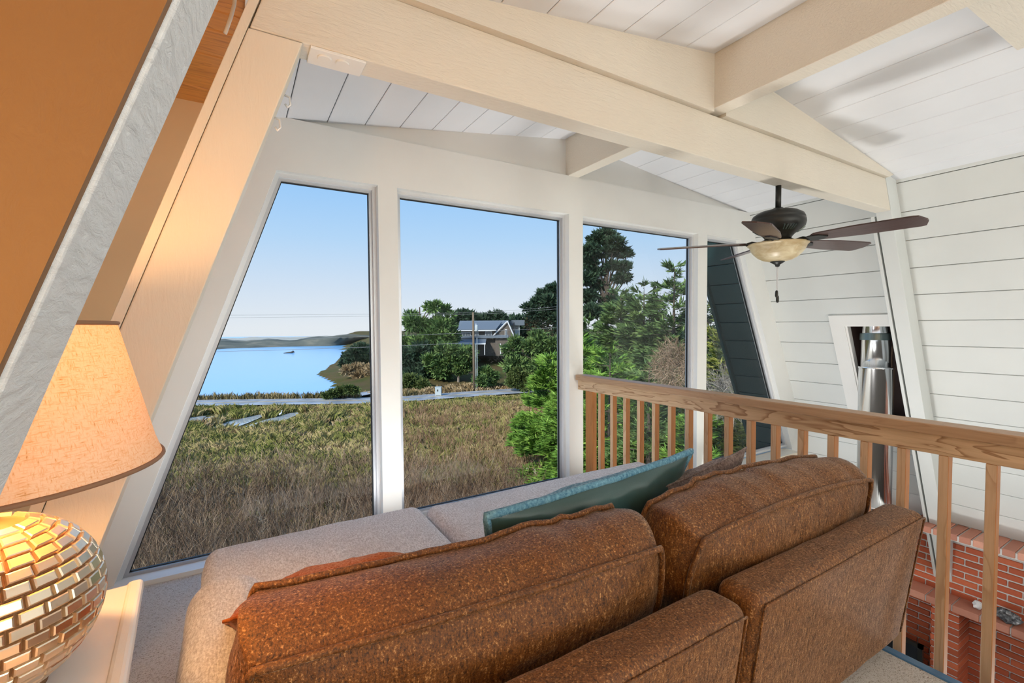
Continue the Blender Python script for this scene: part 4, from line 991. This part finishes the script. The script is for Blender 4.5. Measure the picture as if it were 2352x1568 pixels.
# beyond the road
clump_tree('pine_tree', 'broad bushy pine standing left of the shingled house', 975, 66, crown(918, 1042, 715, 850, 34, 17, 1)+[(1000, 705, 13), (1022, 712, 11), (945, 725, 12), (1035, 725, 8), (985, 706, 9)], 'pine_far', 965, 22000, 0.75, 0.8, trunk_r=0.25)
clump_tree('pine_tree', 'dark low tree on the verge beside the utility pole', 1030, 61, crown(985, 1080, 795, 858, 20, 15, 2), 'needles_mid', 1052, 11000, 0.7, 0.8, trunk_mat='bark_pale')
clump_tree('pine_tree', 'dark tree at the foot of the broad pine', 945, 63, crown(915, 990, 800, 872, 16, 15, 3), 'needles_dark', 940, 9000, 0.8, 0.8)
for k, (a, b, y0, lb) in enumerate(((1045, 1085, 712, 'dark spiky tree behind the left end of the house roof'), (1080, 1122, 722, 'dark tree behind the middle of the house roof'), (1118, 1158, 720, 'rounded dark tree behind the house gable'))):
    clump_tree('pine_tree', lb, (a+b)/2, 92, crown(a, b, y0+6, 760, 14, 9, 20+k), 'needles_dark', (a+b)/2, 4500, 0.9, 0.7, trunk_r=0.15)
clump_tree('pine_tree', 'wind-shaped dark cypress rising above bare brush', 1255, 78, [(1215, 706, 11), (1235, 694, 14), (1250, 675, 14), (1262, 690, 18), (1275, 665, 18), (1285, 700, 22), (1300, 680, 24), (1228, 720, 12), (1250, 722, 16), (1290, 730, 20), (1310, 715, 24)], 'needles_dark', 1285, 9000, 0.5, 0.8, trunk_r=0.3)
clump_tree('pine_tree', 'dark hedge-like tree behind the far house', 1230, 105, crown(1165, 1340, 728, 790, 34, 15, 31), 'needles_dark', 1240, 8000, 0.9, 0.8)
clump_tree('pine_tree', 'dense green tree in front of the house gable', 1225, 57, crown(1165, 1285, 770, 868, 26, 18, 5), 'needles_mid', 1225, 15000, 0.75, 0.8)
clump_tree('shrub', 'glossy rounded shrub behind the utility box', 945, 58, crown(918, 985, 868, 892, 10, 11, 6), 'shrub_olive', 950, 5000, 0.8, 0.6, trunk_r=0.05)
clump_tree('shrub', 'low green shrub right of the utility pole', 1120, 57, crown(1095, 1150, 850, 888, 10, 12, 7), 'needles_mid', 1120, 5000, 0.8, 0.6, trunk_r=0.05)
clump_tree('shrub', 'olive shrub on the verge near the fir', 1195, 55, crown(1165, 1225, 850, 890, 10, 12, 8), 'shrub_olive', 1195, 5000, 0.8, 0.6, trunk_r=0.05)
clump_tree('shrub', 'dark windswept bush on the lake shore', 825, 78, [(800, 820, 10), (815, 808, 12), (830, 800, 13), (845, 812, 16), (790, 835, 8), (812, 828, 12), (835, 830, 14), (860, 815, 16)], 'needles_dark', 838, 6000, 0.7, 0.7, trunk_r=0.1)
clump_tree('shrub', 'tan reed mound on the lake shore', 830, 70, [(800, 850, 9), (820, 846, 12), (840, 850, 14), (850, 868, 14), (825, 862, 10), (862, 850, 14)], 'grass_dry', 840, 5000, 0.5, 0.8, trunk_r=0.05)
clump_tree('shrub', 'green brown reed clump at the road bend', 780, 50, [(765, 903, 8), (785, 898, 10), (803, 894, 9), (750, 908, 6), (815, 897, 7)], 'shrub_olive', 785, 4000, 0.6, 0.6, trunk_r=0.05)
# near firs
spruce('bright green fir close to the picture window', 1262, 815, 22, 2.3, 'needles_bright', 26000, nb=200)
spruce('second bright green fir at the window post', 1330, 770, 19.5, 2.2, 'needles_bright', 22000, nb=180)
clump_tree('pine_tree', 'tall sparse pine with layered branches and bare trunk', 1392, 46, [(1390, 540, 22), (1372, 552, 20), (1412, 556, 18), (1355, 575, 20), (1425, 580, 18), (1385, 580, 18), (1350, 605, 22), (1405, 610, 14), (1432, 612, 16), (1368, 625, 16), (1345, 640, 22), (1425, 640, 14), (1375, 655, 18), (1345, 680, 26), (1400, 690, 22), (1360, 715, 26), (1440, 637, 9), (1442, 585, 8)], 'needles_dark', 1392, 15000, 0.45, 0.75, trunk_r=0.28)
spruce('shaded spruce between the window post and the tall pine', 1352, 735, 36, 3.4, 'needles_mid', 22000, nb=200)
spruce('dark green spruce in front of the tall pine', 1425, 665, 30, 3.2, 'needles_mid', 26000, nb=220)
spruce('green spruce left of the small window post', 1478, 650, 27, 3.0, 'needles_mid', 26000, nb=220)
spruce('spruce with a feathery pointed tip', 1547, 598, 25, 3.2, 'needles_mid', 26000, nb=200)
spruce('dark spruce filling the gap behind the fan', 1622, 690, 24, 3.0, 'needles_dark', 20000, nb=180)
spruce('light green fir low behind the railing', 1400, 790, 17, 2.6, 'needles_bright', 24000, nb=180)
spruce('mid green fir below the railing', 1490, 820, 15, 2.2, 'needles_mid', 20000, nb=160)
spruce('yellow green fir beside the dark eave', 1668, 690, 15, 2.4, 'needles_yellow', 24000, nb=180)
spruce('low green fir under the slanted window', 1600, 900, 13, 1.9, 'needles_bright', 16000, nb=140)
def dead_bush(label, px, py, d, R, n, material):
    c = at_d(px, py, d); root = thing('dead_bush', label, 'bush', (c.x, c.y, ZG)); H = c.z-ZG
    m = n; v = RNG.normal(size=(m, 3)); v /= np.linalg.norm(v, axis=1)[:, None]; v[:, 2] = v[:, 2]*1.4
    p = v*(R*RND(0.1, 1, m)**0.5)[:, None]+np.array([0, 0, H]); dv = 0.25*v+RNG.normal(size=(m, 3))*0.8; dv /= np.linalg.norm(dv, axis=1)[:, None]
    o = tri_mesh('twigs', sprays(p, dv, RND(0.15, 0.5, m), np.full(m, 0.006)), material, root, nv=4)
    obj('stem', MB().tube([(0, 0, 0), (0.1, 0.05, H*0.6), (0, 0, H)], [0.08, 0.06, 0.02], 6), 'bark', root)
dead_bush('grey tangled dead thicket beside the window post', 1545, 845, 14.0, 0.62, 2600, 'twig_brown')
dead_bush('grey dead twigs low beside the dark eave', 1668, 905, 12.0, 0.5, 1500, 'twig_grey')
dead_bush('reddish bare bush below the cypress', 1245, 745, 80.0, 3.2, 3000, 'twig_red')
dead_bush('bare pale tree in front of the shingled house', 1160, 795, 60.0, 2.6, 1400, 'twig_grey')

# ---- the shingled house behind the road
HD = 74.0; hp = lambda px, py, dd=0.0: at_d(px, py, HD+dd)
hb = hp(1110, 800); house = thing('shingled_house', 'brown shingled house with a grey gabled roof and white trim', 'house', (hb.x, hb.y, -8.0+3.2))
HO = Vector(house.location); m_ = HD/F_PX
HX = Vector((CF.y, -CF.x, 0)); HYv = Vector((CF.x, CF.y, 0))
def hq(u, v, z): return HX*(u*m_)+HYv*v+Vector((0, 0, z))             # u in picture pixels right of x=1110, v metres deep
def hz(py): return zpx(1110, py, HD)-HO.z
def hbox(u0, u1, v0, v1, z0, z1):
    return MB().add([hq(u, v, z) for z in (z0, z1) for u, v in ((u0, v0), (u1, v0), (u1, v1), (u0, v1))], [(0,3,2,1),(4,5,6,7),(0,1,5,4),(1,2,6,5),(2,3,7,6),(3,0,4,7)])
obj('wall', hbox(-57, 70, 0, 8, 0, hz(764)), 'shingle_siding', house)
ze, zr = hz(776), hz(738.5)
def gable(u0, u1, v0, v1): # roof slab pair, ridge along u
    mb = MB(); t_ = 0.22
    vm = (v0+v1)/2
    for a, b in ((v0, vm), (v1, vm)):
        mb.add([hq(u0, a, ze), hq(u1, a, ze), hq(u1, b, zr), hq(u0, b, zr), hq(u0, a, ze+t_), hq(u1, a, ze+t_), hq(u1, b, zr+t_), hq(u0, b, zr+t_)], [(0,3,2,1),(4,5,6,7),(0,1,5,4),(1,2,6,5),(2,3,7,6),(3,0,4,7)])
    return mb
obj('roof', gable(-60, 58, -1.0, 9.0), 'slate_roof', house)
gw = MB().add([hq(56, 0, ze), hq(72, 4, zr), hq(74, 8, ze), hq(56, 0, 0), hq(74, 8, 0)], [(0, 1, 2, 4, 3)]); obj('gable_wall', gw, 'shingle_siding', house)
rt = MB()
for a, b in (((30, -0.6), (56, -0.2)), ((56, -0.2), (73, -0.4))): pass
z1_, z2_ = hz(776), hz(739)
obj('gable_front', MB().add([hq(28, -0.5, hz(768)), hq(56, -0.5, z2_), hq(71, -0.5, z1_), hq(71, -0.5, 0), hq(28, -0.5, 0)], [(0, 1, 2, 3, 4)]), 'shingle_siding', house)
for k, (a, b) in enumerate((((24, 770), (56, 738)), ((56, 738), (73, 777)))):
    p, q = hq(a[0], -0.8, hz(a[1])), hq(b[0], -0.8, hz(b[1])); obj('barge_board', MB().tube([p, q], 0.10, 4), 'house_white', house)
obj('dormer_roof', MB().add([hq(-58, -1.2, hz(758)), hq(30, -1.2, hz(758)), hq(42, 2.5, hz(741)), hq(-48, 2.5, hz(741)), hq(-58, -1.2, hz(758)+0.15), hq(30, -1.2, hz(758)+0.15), hq(42, 2.5, hz(741)+0.15), hq(-48, 2.5, hz(741)+0.15)], [(0,3,2,1),(4,5,6,7),(0,1,5,4),(1,2,6,5),(2,3,7,6),(3,0,4,7)]), 'slate_roof', house)
obj('eave_trim', hbox(-59, 31, -1.3, -1.15, hz(759.5), hz(757.8)), 'house_white', house)
obj('dormer_wall', hbox(-54, 28, -0.45, -0.35, hz(775), hz(758)), 'shingle_siding', house)
for (u0, u1, y0, y1, nn) in ((-53, -28, 762, 773, 4), (-18, -10, 762, 773, 1), (5, 20, 761, 773, 2), (50, 55, 756, 771, 1)):
    wn = obj('window', hbox(u0, u1, -0.62, -0.52, hz(y1), hz(y0)), 'house_white', house)
    st_ = (u1-u0-1)/nn
    for j in range(nn): obj('pane', hbox(u0+1+j*st_, u0+1+(j+1)*st_-1, -0.68, -0.60, hz(y1-1.4), hz(y0+1.4)), 'house_glass', wn)
obj('porch_roof', MB().add([hq(-72, -3.2, hz(787)), hq(8, -3.2, hz(787)), hq(8, 0, hz(774)), hq(-66, 0, hz(774))], [(0, 1, 2, 3)]), 'slate_roof', house)
obj('porch_trim', hbox(-72, 8, -3.25, -3.1, hz(789), hz(786)), 'house_white', house)
for u in (-70, -45, -20, 5, 40, 52, 62): obj('porch_post', hbox(u, u+1.4, -3.2, -3.05, hz(812), hz(787)), 'house_white', house)
h2b = at_d(1185, 800, 95); h2 = thing('far_house', 'grey house with a dark roof half hidden behind the gable', 'house', (h2b.x, h2b.y, -3.6)); O2 = Vector(h2.location); m2 = 95/F_PX
def h2box(u0, u1, v0, v1, y0, y1): return MB().add([HX*(u*m2)+HYv*v+Vector((0, 0, zpx(1185, yy, 95)-O2.z)) for yy in (y0, y1) for u, v in ((u0, v0), (u1, v0), (u1, v1), (u0, v1))], [(0,3,2,1),(4,5,6,7),(0,1,5,4),(1,2,6,5),(2,3,7,6),(3,0,4,7)])
obj('wall', h2box(-16, 9, 0, 6, 785, 747), 'utility_grey', h2); obj('roof', h2box(-26, 20, -0.6, 6.6, 747, 735), 'slate_roof', h2); obj('window', h2box(0, 6, -0.1, 0.0, 755, 750), 'house_glass', h2)

# ---- utility pole, wires and box
pb = at_d(1089, 884, 56); gp_z = float(ground_z(*sd(pb.x, pb.y)))
pole = thing('utility_pole', 'wooden utility pole with a grey transformer and conduits', 'pole', (pb.x, pb.y, gp_z)); PO = Vector(pole.location)
pz = lambda py: zpx(1085, py, 56)-gp_z
obj('post', MB().tube([(0, 0, -0.3), (-0.05, 0, pz(717))], [0.17, 0.12], 10), 'pole_wood', pole, smooth=True)
tr_c = HX*0.36
obj('transformer', MB().lathe([(0, pz(761)), (0.19, pz(761)), (0.20, pz(760)), (0.20, pz(748)), (0.13, pz(746)), (0.0, pz(746))], 20, (tr_c.x, tr_c.y, 0)), 'utility_grey', pole, smooth=True)
for dx in (0.24, 0.40): obj('conduit', MB().tube([HX*dx+Vector((0, 0, 0)), HX*dx+Vector((0, 0, pz(775 if dx > 0.3 else 790)))], 0.045, 8), 'utility_grey', pole)
obj('insulator', MB().tube([HX*0.3+Vector((0, 0, pz(747))), HX*0.3+Vector((0, 0, pz(743)))], 0.04, 8), 'house_white', pole)
tp = lambda py: PO+Vector((0, 0, pz(py)))
def wire(label, a, b, sag, r=0.014, start=None):
    pts = []
    for i in range(25):
        t = i/24; p = a.lerp(b, t); p = p-Vector((0, 0, sag*4*t*(1-t))); pts.append(p)
    o = obj('power_line', MB().tube([p-a for p in pts], r, 5), 'wire_dark'); o.location = a; tag(o, label, 'wire')
wire('upper power line running left from the pole top', tp(718), at_d(-200, 718, 60), 0.3)
wire('second power line running left just below the pole top', tp(721.5), at_d(-200, 727, 60), 0.3)
wire('upper power line running right from the pole top', tp(718), at_d(1600, 660, 50), 0.4)
wire('second power line running right from the pole top', tp(721.5), at_d(1600, 668, 50), 0.4)
wire('middle cable running left from the pole', tp(764), at_d(-100, 790, 60), 0.3, 0.018)
wire('middle cable running right from the pole', tp(761), at_d(1650, 712, 50), 0.4, 0.018)
wire('low cable hanging over the lake from the pole', tp(786), at_d(100, 812, 52), 0.3, 0.022)
ub = at_d(1007, 897, 52); gz = float(ground_z(*sd(ub.x, ub.y)))
ubx = thing('utility_box', 'pale grey utility cabinet on the road verge', 'utility box', (ub.x, ub.y, gz), -YAW)
obj('cabinet', MB().box(-0.34, 0.34, -0.25, 0.25, 0, 1.05), 'utility_grey', ubx, bevel=0.02); obj('lid', MB().box(-0.37, 0.37, -0.28, 0.28, 1.05, 1.12), 'utility_grey', ubx, bevel=0.02)
obj('warning_sticker', MB().box(-0.12, 0.02, -0.256, -0.25, 0.62, 0.84), 'sticker_dark', ubx); obj('vent_grille', MB().box(-0.28, 0.28, -0.256, -0.25, 0.08, 0.16), 'sticker_dark', ubx)
# an egret in the marsh and a drifting log
eb = on_z(643, 960, ZG); eg = thing('egret', 'white egret standing by the marsh ponds', 'bird', (eb.x, eb.y, ZG)); eg.scale = (0.62, 0.62, 0.62)
import bmesh as _b
EB = MB().tube([(0.0, 0, 0.42), (-0.05, 0, 0.52), (0.05, 0, 0.62), (0.20, 0, 0.74), (0.24, 0, 0.92), (0.20, 0, 1.02), (0.27, 0, 1.06), (0.40, 0, 1.04)], [0.02, 0.09, 0.13, 0.09, 0.04, 0.035, 0.045, 0.008], 10)
obj('body', EB, 'bird_white', eg, smooth=True)
for y in (-0.04, 0.04): obj('leg', MB().tube([(0.05, y, 0.0), (0.03, y, 0.28), (0.05, y, 0.58)], 0.012, 6), 'sticker_dark', eg)
lg = on_z(664, 810.5, ZG-0.25); o = obj('drift_log', MB().tube([(-1.6, 0, 0.05), (-0.4, 0.1, 0.12), (0.6, 0, 0.15), (1.2, 0, 0.45), (1.6, 0.1, 0.2)], [0.10, 0.2, 0.3, 0.35, 0.12], 8), 'log_wood', smooth=True); o.location = (lg.x, lg.y, ZG-0.28); tag(o, 'dark drift log floating far out on the lake', 'log')
